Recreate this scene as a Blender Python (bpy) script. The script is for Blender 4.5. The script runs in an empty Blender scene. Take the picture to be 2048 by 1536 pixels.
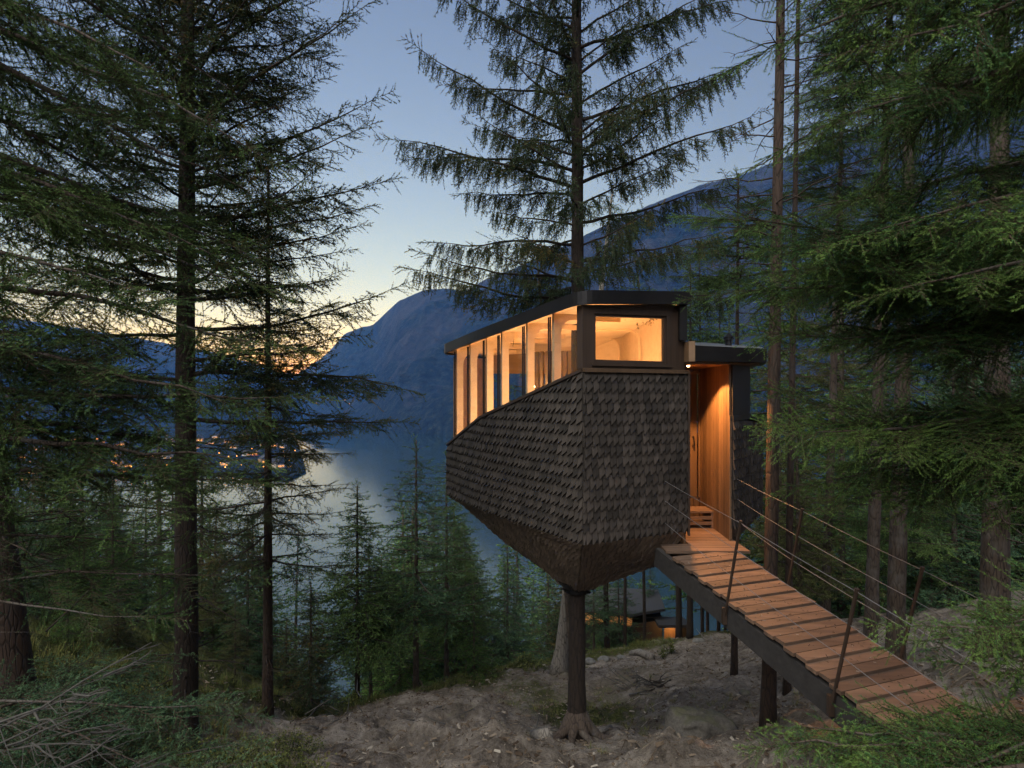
import bpy, math, random
import numpy as np

# ------------------------------------------------------------------ camera, sky, fill lamp, exposure
scene = bpy.context.scene
COL = scene.collection
FPX, U0, V0 = 1150.0, 1024.0, 785.0          # focal length and principal point in photo pixels (2048 wide)
cam_data = bpy.data.cameras.new("camera")
cam_data.sensor_width = 36.0
cam_data.lens = 36.0 * FPX / 2048.0
cam_data.shift_y = (V0 - 768.0) / 2048.0
cam_data.clip_start = 0.05
cam_data.clip_end = 60000.0
cam_data.dof.use_dof = True
cam_data.dof.focus_distance = 9.0
cam_data.dof.aperture_fstop = 2.6
cam = bpy.data.objects.new("camera", cam_data)
COL.objects.link(cam)
cam.location = (0, 0, 0)
cam.rotation_euler = (math.radians(90), 0, 0)
scene.camera = cam

SUN_ELEV, SUN_AZ = math.radians(-2.2), math.radians(-19.0)   # azimuth measured from +Y towards +X
world = bpy.data.worlds.new("World")
scene.world = world
world.use_nodes = True
wn = world.node_tree
for n in list(wn.nodes):
    wn.nodes.remove(n)
w_out = wn.nodes.new("ShaderNodeOutputWorld")
w_bg = wn.nodes.new("ShaderNodeBackground")
w_sky = wn.nodes.new("ShaderNodeTexSky")
w_sky.sky_type = 'NISHITA'
w_sky.sun_disc = False
w_sky.sun_elevation = SUN_ELEV
w_sky.sun_rotation = SUN_AZ
w_sky.air_density = 1.0
w_sky.dust_density = 1.0
w_sky.ozone_density = 1.35
w_sky.altitude = 100
w_bg.inputs["Strength"].default_value = 0.15
wn.links.new(w_sky.outputs[0], w_bg.inputs["Color"])
wn.links.new(w_bg.outputs[0], w_out.inputs["Surface"])

dusk_fill_data = bpy.data.lights.new("dusk_fill", 'SUN')
dusk_fill_data.energy = 0.315                     # fill lamp added behind the camera for broad dusk skylight, no hard shadows
dusk_fill_data.angle = math.radians(75)
dusk_fill_data.color = (1.0, 0.97, 0.93)
dusk_fill = bpy.data.objects.new("dusk_fill", dusk_fill_data)
COL.objects.link(dusk_fill)
from mathutils import Vector, Matrix
dusk_fill.rotation_euler = Vector((-0.55, -0.8, 1.15)).to_track_quat('Z', 'Y').to_euler()

scene.view_settings.view_transform = 'Standard'
scene.view_settings.look = 'None'
scene.view_settings.gamma = 1.0
scene.view_settings.use_curve_mapping = False
scene.view_settings.exposure = 3.95

scene.render.engine = 'CYCLES'
cy = scene.cycles
cy.max_bounces = 6
cy.diffuse_bounces = 3
cy.glossy_bounces = 3
cy.transmission_bounces = 4
cy.transparent_max_bounces = 10
cy.volume_bounces = 1
cy.use_denoising = True
cy.use_adaptive_sampling = True
cy.adaptive_threshold = 0.02
cy.sample_clamp_indirect = 4.0
cy.caustics_reflective = False
cy.caustics_refractive = False

rng = np.random.default_rng(7)
RT = random.Random(11)

def P(u, v, Y):
    """the real point that photo pixel (u, v) shows at depth Y metres"""
    return ((u - U0) * Y / FPX, Y, (V0 - v) * Y / FPX)

# ------------------------------------------------------------------ noise
_tab = np.random.default_rng(3).random((256, 256))
def vnoise(x, y, s=1.0, ox=0.0):
    x = np.asarray(x, float) / s + 37.13 + ox; y = np.asarray(y, float) / s + 91.7 - ox
    xi = np.floor(x).astype(int); yi = np.floor(y).astype(int)
    fx = x - xi; fy = y - yi
    fx = fx * fx * (3 - 2 * fx); fy = fy * fy * (3 - 2 * fy)
    a = _tab[xi & 255, yi & 255]; b = _tab[(xi + 1) & 255, yi & 255]
    c = _tab[xi & 255, (yi + 1) & 255]; d = _tab[(xi + 1) & 255, (yi + 1) & 255]
    return (a * (1 - fx) + b * fx) * (1 - fy) + (c * (1 - fx) + d * fx) * fy - 0.5
def fbm(x, y, s, octs=4, g=0.5, ox=0.0):
    r = 0; a = 1.0
    for i in range(octs):
        r = r + a * vnoise(x, y, s, ox + i * 7.7); s = s * 0.47; a *= g
    return r

# ------------------------------------------------------------------ mesh building
class MB:
    """collects vertices, faces and a per-vertex 'tone' and links them as ONE mesh object"""
    def __init__(self):
        self.v = []; self.f = []; self.t = []; self.n = 0; self.m = []
    def add(self, verts, faces, tone=0.0, mat=0):
        verts = np.asarray(verts, np.float32).reshape(-1, 3)
        self.v.append(verts)
        tt = np.empty(len(verts), np.float32); tt[:] = tone
        self.t.append(tt)
        if isinstance(faces, np.ndarray):
            self.f.append(faces.astype(np.int32) + self.n); self.m.append(np.full(len(faces), mat, np.int32))
        else:
            by = {}
            for q in faces: by.setdefault(len(q), []).append(q)
            for q in by.values():
                self.f.append(np.asarray(q, np.int32) + self.n); self.m.append(np.full(len(q), mat, np.int32))
        self.n += len(verts)
    def box(self, c, s, rot=None, tone=0.0, mat=0):
        x, y, z = [k / 2 for k in s]
        v = np.array([(-x,-y,-z),(x,-y,-z),(x,y,-z),(-x,y,-z),(-x,-y,z),(x,-y,z),(x,y,z),(-x,y,z)])
        if rot is not None: v = v @ np.asarray(rot).T
        self.add(v + np.asarray(c), [(0,3,2,1),(4,5,6,7),(0,1,5,4),(1,2,6,5),(2,3,7,6),(3,0,4,7)], tone, mat)
    def beam(self, p, q, w, h, up=(0, 0, 1), tone=0.0, mat=0):
        """square bar from p to q, w across, h along up"""
        p = np.asarray(p, float); q = np.asarray(q, float)
        d = q - p; L = np.linalg.norm(d); d /= L
        s = np.cross(d, up); s /= np.linalg.norm(s); u = np.cross(s, d)
        self.box((p + q) / 2, (L, w, h), np.stack([d, s, u], 1), tone, mat)
    def tube(self, pts, radii, k=8, tone=0.0, cap=True, mat=0, rough=0.0, rs=None):
        pts = np.asarray(pts, float); n = len(pts)
        r = np.broadcast_to(np.asarray(radii, float), (n,))
        d = np.gradient(pts, axis=0); d /= np.linalg.norm(d, axis=1)[:, None] + 1e-9
        ref = np.array([0, 0, 1.0]) if abs(d[0, 2]) < 0.8 else np.array([1.0, 0, 0])
        s = np.cross(d, ref); s /= np.linalg.norm(s, axis=1)[:, None] + 1e-9
        u = np.cross(s, d)
        a = np.arange(k) * 2 * math.pi / k
        rr = r[:, None] * np.ones(k)[None]
        if rough: rr = rr * (1 + rough * (rs.random((n, k)) - .5))
        v = pts[:, None] + rr[..., None] * (np.cos(a)[None, :, None] * s[:, None] + np.sin(a)[None, :, None] * u[:, None])
        i = np.arange(n - 1)[:, None] * k; j = np.arange(k)[None]; j2 = (j + 1) % k
        f = np.stack([i + j, i + j2, i + k + j2, i + k + j], -1).reshape(-1, 4)
        self.add(v.reshape(-1, 3), f, tone, mat)
        if cap and k > 2:
            b = self.n - n * k
            self.f.append(np.array([list(range(b + k - 1, b - 1, -1)), list(range(b + (n - 1) * k, b + n * k))], np.int32))
            self.m.append(np.full(2, mat, np.int32))
    def prism(self, poly, z0, z1, tone=0.0, mat=0):
        """upright prism over plan polygon; z0, z1 numbers or per-corner lists"""
        n = len(poly)
        z0 = [z0] * n if np.isscalar(z0) else z0; z1 = [z1] * n if np.isscalar(z1) else z1
        v = [(p[0], p[1], z0[i]) for i, p in enumerate(poly)] + [(p[0], p[1], z1[i]) for i, p in enumerate(poly)]
        f = [tuple(range(n - 1, -1, -1)), tuple(range(n, 2 * n))] + [(i, (i + 1) % n, n + (i + 1) % n, n + i) for i in range(n)]
        self.add(v, f, tone, mat)
    def slab(self, quad, th, tone=0.0, mat=0):
        """a flat panel: 4+ corner points given a thickness th behind them (against the normal)"""
        q = np.asarray(quad, float); n = np.cross(q[1] - q[0], q[-1] - q[0]); n /= np.linalg.norm(n)
        k = len(q); v = np.concatenate([q, q - n * th])
        f = [tuple(range(k)), tuple(range(2 * k - 1, k - 1, -1))] + [(i, k + i, k + (i + 1) % k, (i + 1) % k) for i in range(k)]
        self.add(v, f, tone, mat)
    def build(self, name, mat, parent=None, loc=None, smooth=False):
        me = bpy.data.meshes.new(name)
        v = np.concatenate(self.v); me.vertices.add(len(v)); me.vertices.foreach_set("co", v.ravel())
        tot = np.concatenate([np.full(len(f), f.shape[1], np.int32) for f in self.f])
        idx = np.concatenate([f.ravel() for f in self.f])
        me.loops.add(len(idx)); me.loops.foreach_set("vertex_index", idx)
        me.polygons.add(len(tot))
        st = np.concatenate([[0], np.cumsum(tot)[:-1]]).astype(np.int32)
        me.polygons.foreach_set("loop_start", st)
        mats = mat if isinstance(mat, (list, tuple)) else [mat]
        for m in mats: me.materials.append(m)
        if len(mats) > 1: me.polygons.foreach_set("material_index", np.concatenate(self.m))
        me.polygons.foreach_set("use_smooth", np.full(len(tot), bool(smooth)))
        at = me.attributes.new("tone", 'FLOAT', 'POINT'); at.data.foreach_set("value", np.concatenate(self.t))
        me.update(calc_edges=True)
        o = bpy.data.objects.new(name, me); COL.objects.link(o)
        if parent is not None: o.parent = parent
        if loc is not None: o.location = loc
        return o

def tag(o, label=None, cat=None, group=None, kind=None):
    if label: o["label"] = label
    if cat: o["category"] = cat
    if group: o["group"] = group
    if kind: o["kind"] = kind
    return o
def empty(name, label, cat, group=None, loc=(0, 0, 0)):
    o = bpy.data.objects.new(name, None); COL.objects.link(o); o.location = loc
    o.empty_display_size = 0.1
    return tag(o, label, cat, group)
def copy_tree(root, loc, rotz=0.0, s=1.0, label=None, group=None, tilt=(0, 0)):
    c = root.copy(); COL.objects.link(c); c.location = loc; c.rotation_euler = (tilt[0], tilt[1], rotz); c.scale = (s, s, s) if np.isscalar(s) else s
    if label: c["label"] = label
    if group: c["group"] = group
    for ch in root.children:
        d = ch.copy(); COL.objects.link(d); d.parent = c
    return c

# ------------------------------------------------------------------ materials
def new_mat(name):
    m = bpy.data.materials.new(name); m.use_nodes = True
    nt = m.node_tree; b = nt.nodes["Principled BSDF"]
    return m, nt, b
def nd(nt, typ, **kw):
    n = nt.nodes.new(typ)
    for k, v in kw.items():
        if k in n.inputs.keys() if hasattr(n.inputs, "keys") else False: n.inputs[k].default_value = v
        else: setattr(n, k, v)
    return n
def ramp(nt, fac, stops):
    r = nt.nodes.new("ShaderNodeValToRGB"); e = r.color_ramp.elements
    while len(e) > 1: e.remove(e[-1])
    e[0].position = stops[0][0]; e[0].color = (*stops[0][1], 1)
    for p, c in stops[1:]:
        k = e.new(p); k.color = (*c, 1)
    nt.links.new(fac, r.inputs[0]); return r.outputs[0]
def coords(nt, scale=(1, 1, 1), kind="Object"):
    tc = nt.nodes.new("ShaderNodeTexCoord"); mp = nt.nodes.new("ShaderNodeMapping")
    mp.inputs["Scale"].default_value = scale
    nt.links.new(tc.outputs[kind], mp.inputs[0]); return mp.outputs[0]
def noise(nt, vec, scale, detail=4, rough=0.55, dist=0.0):
    n = nt.nodes.new("ShaderNodeTexNoise"); n.inputs["Scale"].default_value = scale
    n.inputs["Detail"].default_value = detail; n.inputs["Roughness"].default_value = rough
    n.inputs["Distortion"].default_value = dist
    nt.links.new(vec, n.inputs["Vector"]); return n.outputs["Fac"]
def attr(nt, name="tone"):
    a = nt.nodes.new("ShaderNodeAttribute"); a.attribute_name = name; return a.outputs["Fac"]
def math_n(nt, op, a, b=None):
    m = nt.nodes.new("ShaderNodeMath"); m.operation = op
    for i, x in enumerate([a, b]):
        if x is None: continue
        if isinstance(x, (int, float)): m.inputs[i].default_value = x
        else: nt.links.new(x, m.inputs[i])
    return m.outputs[0]
def mixc(nt, fac, a, b, blend='MIX'):
    m = nt.nodes.new("ShaderNodeMix"); m.data_type = 'RGBA'; m.blend_type = blend
    for i, x in ((0, fac), (6, a), (7, b)):
        if isinstance(x, (int, float)): m.inputs[i].default_value = x
        elif isinstance(x, tuple): m.inputs[i].default_value = (*x, 1)
        else: nt.links.new(x, m.inputs[i])
    return m.outputs[2]
def bump(nt, b, h, strength=0.5, dist=0.02):
    n = nt.nodes.new("ShaderNodeBump"); n.inputs["Strength"].default_value = strength; n.inputs["Distance"].default_value = dist
    nt.links.new(h, n.inputs["Height"]); nt.links.new(n.outputs[0], b.inputs["Normal"])
def simple(name, col, rough=0.6, metal=0.0, var=0.0, vs=6.0):
    m, nt, b = new_mat(name)
    b.inputs["Roughness"].default_value = rough; b.inputs["Metallic"].default_value = metal
    b.inputs["Base Color"].default_value = (*col, 1)
    if var:
        f = noise(nt, coords(nt), vs, 4)
        c = ramp(nt, f, [(0.3, tuple(k * (1 - var) for k in col)), (0.7, tuple(k * (1 + var) for k in col))])
        nt.links.new(c, b.inputs["Base Color"]); bump(nt, b, f, 0.2, 0.01)
    return m

def wood_mat(name, c0, c1, rough=0.65, axis=2, scale=4.0, toned=True, bs=0.25, spread=0.6):
    """timber with grain running along an object axis, and board-to-board variation from 'tone'"""
    m, nt, b = new_mat(name)
    sc = [scale * 6] * 3; sc[axis] = scale * 0.35
    vec = coords(nt, tuple(sc))
    f = noise(nt, vec, 1.0, 6, 0.6, 0.4)
    f2 = noise(nt, coords(nt, (1.3, 1.3, 1.3)), 1.0, 3)
    c = ramp(nt, f, [(0.3, c0), (0.7, c1)])
    c = mixc(nt, 0.35, c, ramp(nt, f2, [(0.3, c0), (0.75, c1)]))
    if toned:
        t = attr(nt); k = math_n(nt, 'ADD', math_n(nt, 'MULTIPLY', t, spread), 1 - spread / 2)
        cc = nt.nodes.new("ShaderNodeCombineColor")
        for i in range(3): nt.links.new(k, cc.inputs[i])
        c = mixc(nt, 1.0, c, cc.outputs[0], 'MULTIPLY')
    nt.links.new(c, b.inputs["Base Color"]); b.inputs["Roughness"].default_value = rough
    bump(nt, b, f, bs, 0.006)
    return m

def foliage_mat(name, stops, rough=0.55, trans=0.0):
    m, nt, b = new_mat(name)
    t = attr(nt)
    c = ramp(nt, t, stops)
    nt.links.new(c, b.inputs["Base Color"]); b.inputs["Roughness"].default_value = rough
    b.inputs["Specular IOR Level"].default_value = 0.08
    return m
def bark_mat(name, c0, c1, scale=9.0, lichen=None, bs=0.7):
    m, nt, b = new_mat(name)
    vec = coords(nt, (1, 1, 0.2))
    f = noise(nt, vec, scale, 6, 0.65, 0.3)
    v = nt.nodes.new("ShaderNodeTexVoronoi"); v.feature = 'DISTANCE_TO_EDGE'; v.inputs["Scale"].default_value = scale * 2.2
    nt.links.new(vec, v.inputs["Vector"])
    g = math_n(nt, 'MINIMUM', v.outputs["Distance"], 0.12)
    h = math_n(nt, 'ADD', math_n(nt, 'MULTIPLY', g, 5.0), f)
    c = ramp(nt, math_n(nt, 'MULTIPLY', h, 0.75), [(0.3, c0), (0.75, c1)])
    if lichen:
        l = noise(nt, coords(nt, (1, 1, 0.6)), 3.1, 5, 0.6)
        c = mixc(nt, ramp(nt, l, [(0.5, (0, 0, 0)), (0.68, (1, 1, 1))]), c, lichen)
    nt.links.new(c, b.inputs["Base Color"]); b.inputs["Roughness"].default_value = 0.85
    bump(nt, b, h, bs, 0.02)
    return m

def glass_mat(name):
    m, nt, b = new_mat(name)
    nt.nodes.remove(b)
    out = nt.nodes["Material Output"]
    tr = nt.nodes.new("ShaderNodeBsdfTransparent"); tr.inputs[0].default_value = (0.92, 0.94, 0.94, 1)
    gl = nt.nodes.new("ShaderNodeBsdfGlossy"); gl.inputs["Roughness"].default_value = 0.02
    lw = nt.nodes.new("ShaderNodeLayerWeight"); lw.inputs[0].default_value = 0.5
    fz = math_n(nt, 'ADD', math_n(nt, 'MULTIPLY', math_n(nt, 'POWER', lw.outputs["Facing"], 5.0), 0.9), 0.03)
    mx = nt.nodes.new("ShaderNodeMixShader")
    nt.links.new(fz, mx.inputs[0]); nt.links.new(tr.outputs[0], mx.inputs[1]); nt.links.new(gl.outputs[0], mx.inputs[2])
    nt.links.new(mx.outputs[0], out.inputs[0])
    return m
def emit_mat(name, col, s):
    m, nt, b = new_mat(name)
    b.inputs["Base Color"].default_value = (*col, 1)
    b.inputs["Emission Color"].default_value = (*col, 1); b.inputs["Emission Strength"].default_value = s
    return m

M = {}
M['shingle'] = wood_mat("shingle_pine_stained", (0.020, 0.0165, 0.014), (0.056, 0.046, 0.040), 0.75, 2, 5.0, True, 0.4, 1.1)
M['shingle_under'] = wood_mat("shingle_underside", (0.075, 0.055, 0.042), (0.18, 0.135, 0.10), 0.75, 2, 5.0, True, 0.4)
M['metal'] = simple("dark_zinc", (0.022, 0.022, 0.025), 0.42, 0.6, 0.2, 3)
M['lead'] = simple("grey_roof_membrane", (0.16, 0.17, 0.19), 0.5, 0.2, 0.2, 2)
M['frame'] = wood_mat("dark_stained_frame", (0.03, 0.02, 0.015), (0.06, 0.04, 0.03), 0.5, 2, 3.0, False, 0.15)
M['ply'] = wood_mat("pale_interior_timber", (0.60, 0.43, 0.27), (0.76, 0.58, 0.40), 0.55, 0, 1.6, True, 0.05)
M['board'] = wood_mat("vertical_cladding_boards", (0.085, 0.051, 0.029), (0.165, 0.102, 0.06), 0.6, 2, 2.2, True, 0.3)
M['ply_dark'] = wood_mat("brown_shaded_timber", (0.20, 0.12, 0.065), (0.34, 0.21, 0.12), 0.55, 0, 1.6, True, 0.05)  # brown for the soffit; on inner end walls shade put into the colour
M['deck'] = wood_mat("weathered_deck_boards", (0.06, 0.04, 0.029), (0.21, 0.135, 0.095), 0.7, 0, 2.2, True, 0.3)
M['beam'] = wood_mat("charred_beam", (0.018, 0.017, 0.018), (0.045, 0.042, 0.042), 0.75, 0, 2.5, False, 0.4)
M['steel'] = simple("galvanised_cable", (0.2, 0.2, 0.215), 0.5, 0.5)
M['black'] = simple("black_board_cladding", (0.010, 0.010, 0.011), 0.5, 0.0, 0.2, 3)
M['glass'] = glass_mat("window_glass")
M['bulb'] = emit_mat("lit_bulb", (1.0, 0.60, 0.26), 3.0)
M['shade'] = emit_mat("added_lampshade", (1.0, 0.58, 0.26), 0.15)  # only on the added lamps hidden under the sills
M['bark'] = bark_mat("spruce_bark", (0.018, 0.013, 0.011), (0.075, 0.055, 0.043), 9, (0.12, 0.11, 0.10))
M['bark_dark'] = bark_mat("dark_spruce_bark", (0.008, 0.006, 0.005), (0.027, 0.018, 0.014), 9)
M['bark_red'] = bark_mat("reddish_spruce_bark", (0.009, 0.006, 0.005), (0.042, 0.025, 0.018), 8, (0.04, 0.033, 0.028))
M['bark_grey'] = bark_mat("grey_dead_wood", (0.06, 0.055, 0.05), (0.24, 0.22, 0.20), 7)
M['twig_grey'] = simple("grey_dead_twig", (0.07, 0.067, 0.064), 0.85, 0, 0.3, 20)
BR_ = (0.055, 0.04, 0.028)
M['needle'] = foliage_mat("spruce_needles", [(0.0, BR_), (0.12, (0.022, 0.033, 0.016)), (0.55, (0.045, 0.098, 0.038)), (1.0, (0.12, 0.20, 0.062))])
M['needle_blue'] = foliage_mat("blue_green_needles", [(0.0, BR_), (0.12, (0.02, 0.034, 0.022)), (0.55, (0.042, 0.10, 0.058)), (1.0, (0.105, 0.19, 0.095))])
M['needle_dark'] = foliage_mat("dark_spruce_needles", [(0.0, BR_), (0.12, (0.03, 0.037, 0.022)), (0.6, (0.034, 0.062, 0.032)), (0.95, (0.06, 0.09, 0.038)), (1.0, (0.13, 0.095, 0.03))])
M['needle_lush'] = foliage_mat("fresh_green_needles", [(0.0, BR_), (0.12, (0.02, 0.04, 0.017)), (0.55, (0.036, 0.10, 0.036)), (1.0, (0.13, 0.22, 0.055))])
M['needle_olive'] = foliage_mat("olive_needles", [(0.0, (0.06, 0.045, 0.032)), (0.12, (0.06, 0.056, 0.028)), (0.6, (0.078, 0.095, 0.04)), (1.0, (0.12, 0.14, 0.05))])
# ------------------------------------------------------------------ the setting: hillside, fjord, mountains
_gy = np.array([-30, 0, 3, 5, 8.2, 9.9, 12.5, 14, 20, 26, 60.0]); _gz = np.array([12.0, -2.0, -3.0, -3.95, -5.15, -6.12, -7.1, -7.55, -9.35, -10.6, -17])
_cx = np.array([-60, -6, -5, -3.9, 1.3, 4, 10, 60.0]); _cyy = np.array([12.0, 12.2, 12.6, 14.2, 20.2, 21.2, 23, 30])
def ground_smooth(x, y):
    x = np.asarray(x, float); y = np.asarray(y, float)
    yc = np.interp(x, _cx, _cyy)
    z = np.interp(np.minimum(y, yc), _gy, _gz)
    z = (np.interp(np.minimum(y, yc) - .6, _gy, _gz) + z + np.interp(np.minimum(y, yc) + .6, _gy, _gz)) / 3
    o = np.maximum(0, y - yc)
    z = z - np.where(o < 8, 0.02 * o * o + .5 * o, 0.82 * (o - 8) + 5.28)
    z = z + 0.28 * np.maximum(0, x - 2.2) * np.clip(1 - (y - 13) / 14, 0.15, 1)
    z = z + 0.6 * np.clip(-x - 4.6, 0, 40) * np.clip(1 - (y - 8) / 50, 0.3, 1)
    z = z + 0.75 * np.exp(-(((x - 5.1) / 1.1) ** 2 + ((y - 4.3) / 0.9) ** 2))
    return np.maximum(z, -100.6)
def ground_z(x, y):
    z = ground_smooth(x, y)
    w = np.clip(1 - np.abs(np.asarray(y, float) - 10) / 60, 0.2, 1)
    z = z + w * (0.28 * fbm(x, y, 1.9, 2) + 0.19 * fbm(x, y, 0.62, 3, 0.6, 5.0))
    # mounds of turned soil left of the carrying trunk
    for mx, my, mh, mr in ((-1.4, 9.6, .38, .8), (-.3, 8.6, .35, .75), (-2.6, 11.2, .25, .9), (-.9, 12.2, .3, .8), (-.2, 7.7, .35, .6), (2.1, 7.6, .3, .5)):
        d2 = ((np.asarray(x) - mx) ** 2 + (np.asarray(y) - my) ** 2) / mr ** 2
        z = z + mh * np.exp(-d2) * (1 + 0.9 * fbm(x, y, .3, 2, .6, 3.0))
    return z
def axis(a, b, fine, lo, hi, g=1.09):
    mid = list(np.arange(a, b, fine)); s = fine
    r = b
    while r < hi: mid.append(r); s *= g; r += s
    mid.append(hi); s = fine; l = a - fine; left = []
    while l > lo: left.append(l); s *= g; l -= s
    left.append(lo)
    return np.array(sorted(left) + mid)
def grid_mesh(X, Y, Z, tone=None):
    ny, nx = X.shape
    v = np.stack([X, Y, Z], -1).reshape(-1, 3)
    i = np.arange(ny - 1)[:, None] * nx; j = np.arange(nx - 1)[None]
    f = np.stack([i + j, i + j + 1, i + nx + j + 1, i + nx + j], -1).reshape(-1, 4)
    b = MB(); b.add(v, f, 0.0 if tone is None else tone.ravel()); return b

gx = axis(-8, 9, 0.055, -260, 260); gyv = axis(4.2, 22, 0.055, -12, 330)
GX, GY = np.meshgrid(gx, gyv)
GZ = ground_z(GX, GY)
GZ += 0.075 * vnoise(GX, GY, .16) * (np.abs(GY - 12) < 14) + 0.05 * vnoise(GX, GY, .075, 9.) * (np.abs(GY - 10) < 8)
# 'tone' marks where moss and grass grow (open ground far from the trodden slope)
yc = np.interp(GX, _cx, _cyy)
moss = np.clip(1 - np.abs(GY - yc + .4) / 1.3, 0, 1) * .9 + np.clip((-GX - 4.7) / 1.5, 0, 1) * .85 + np.clip((GY - yc) / 2, 0, 1) * .3
for mx, my, mr, a in ((.9, 13.5, 1.6, .6), (2.0, 12.4, 1.2, .5), (-.2, 16.5, 1.6, .5), (3.4, 16, 1.6, .3), (0.3, 10.2, 1, .35), (3, 11, 1, .3), (6.5, 9, 1.6, .3), (-6.2, 9.2, 1.1, .7)):
    moss += a * np.exp(-((GX - mx) ** 2 + (GY - my) ** 2) / mr ** 2)
moss = np.clip(moss + .5 * fbm(GX, GY, .9, 3), 0, 1)
moss *= np.where((GX < -4.8) & (np.hypot(GX + 6.2, GY - 9.0) > 1.7), .8, 1)
m, nt, b = new_mat("forest_floor")
vec = coords(nt)
f1 = noise(nt, vec, 1.4, 8, 0.62, .2); f2 = noise(nt, vec, 9.0, 6, 0.65); f3 = noise(nt, vec, 42.0, 4, 0.7)
soil = ramp(nt, f2, [(0.28, (0.035, 0.029, 0.025)), (0.5, (0.24, 0.21, 0.185)), (0.72, (0.50, 0.455, 0.41))])
soil = mixc(nt, 0.55, soil, ramp(nt, f1, [(0.34, (0.05, 0.04, 0.034)), (0.5, (0.20, 0.172, 0.148)), (0.66, (0.44, 0.40, 0.36))]))
soil = mixc(nt, ramp(nt, f3, [(0.55, (0, 0, 0)), (0.72, (.6, .6, .6))]), soil, (0.30, 0.26, 0.21))
green = ramp(nt, f2, [(0.3, (0.02, 0.028, 0.01)), (0.5, (0.055, 0.065, 0.022)), (0.7, (0.13, 0.135, 0.05))])
gm = math_n(nt, 'ADD', math_n(nt, 'MULTIPLY', attr(nt), 1.0), math_n(nt, 'MULTIPLY', math_n(nt, 'SUBTRACT', f2, .5), 1.6))
c = mixc(nt, ramp(nt, gm, [(0.3, (0, 0, 0)), (0.75, (1, 1, 1))]), soil, green)
nt.links.new(c, b.inputs["Base Color"]); b.inputs["Roughness"].default_value = 0.95; b.inputs["Specular IOR Level"].default_value = .15
bump(nt, b, math_n(nt, 'ADD', f2, math_n(nt, 'MULTIPLY', f3, .6)), 1.0, 0.09)
M['floor'] = m
tag(grid_mesh(GX, GY, GZ, moss).build("ground", M['floor'], smooth=True), kind="structure")
def gz1(x, y): return float(ground_z(np.array([x]), np.array([y]))[0])

# fjord
LAKE = -100.0
m, nt, b = new_mat("fjord_water")
b.inputs["Base Color"].default_value = (0.012, 0.028, 0.034, 1); b.inputs["IOR"].default_value = 1.6
vec = coords(nt, (1, 1, 1))
n1 = noise(nt, coords(nt, (.004, .012, 1)), 1.0, 5, .6, .8)
geo = nt.nodes.new("ShaderNodeNewGeometry"); sx = nt.nodes.new("ShaderNodeSeparateXYZ"); nt.links.new(geo.outputs["Position"], sx.inputs[0])
# a breeze ruffles the open fjord; the strip under the far shore lies calm, with calm streaks reaching out
calm = math_n(nt, 'ADD', math_n(nt, 'MULTIPLY', math_n(nt, 'SUBTRACT', sx.outputs[1], 930.0), 1 / 260.0), math_n(nt, 'MULTIPLY', math_n(nt, 'SUBTRACT', n1, .5), 3.2))
rr = ramp(nt, calm, [(0.1, (0.14,) * 3), (0.45, (0.08,) * 3), (0.75, (0.03,) * 3)])
nt.links.new(rr, b.inputs["Roughness"])
n2 = noise(nt, coords(nt, (.25, .25, 1)), 1.0, 4, .6)
bump(nt, b, n2, 0.04, 0.3)
M['water'] = m
wb = MB(); wb.add([(-9000, 60, LAKE), (9000, 60, LAKE), (9000, 12000, LAKE), (-9000, 12000, LAKE)], [(0, 1, 2, 3)])
tag(wb.build("water", M['water']), kind="structure")

# mountains
def mount_mat(name):
    m, nt, b = new_mat(name)
    f = noise(nt, coords(nt), 0.045, 8, .75); g = noise(nt, coords(nt), 0.0032, 7, .62, .5)
    h = noise(nt, coords(nt, (1, 1, .3)), 0.012, 6, .65, .4)
    forest = ramp(nt, f, [(0.34, (0.003, 0.006, 0.005)), (0.52, (0.013, 0.022, 0.016)), (0.68, (0.045, 0.062, 0.04))])
    rock = ramp(nt, h, [(0.3, (0.016, 0.02, 0.022)), (0.7, (0.065, 0.067, 0.07))])
    geo = nt.nodes.new("ShaderNodeNewGeometry"); sx = nt.nodes.new("ShaderNodeSeparateXYZ"); nt.links.new(geo.outputs["Position"], sx.inputs[0])
    alt = math_n(nt, 'MULTIPLY', sx.outputs[2], 1 / 2600.0)
    k = math_n(nt, 'ADD', math_n(nt, 'ADD', math_n(nt, 'MULTIPLY', g, 1.0), math_n(nt, 'MULTIPLY', h, .55)), alt)
    c = mixc(nt, ramp(nt, k, [(0.84, (0, 0, 0)), (0.98, (.9, .9, .9))]), forest, rock)
    nt.links.new(c, b.inputs["Base Color"]); b.inputs["Roughness"].default_value = 0.95; b.inputs["Specular IOR Level"].default_value = .1
    bump(nt, b, f, 1.0, 30.0)
    return m
M['mount'] = mount_mat("forested_mountainside")
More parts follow.
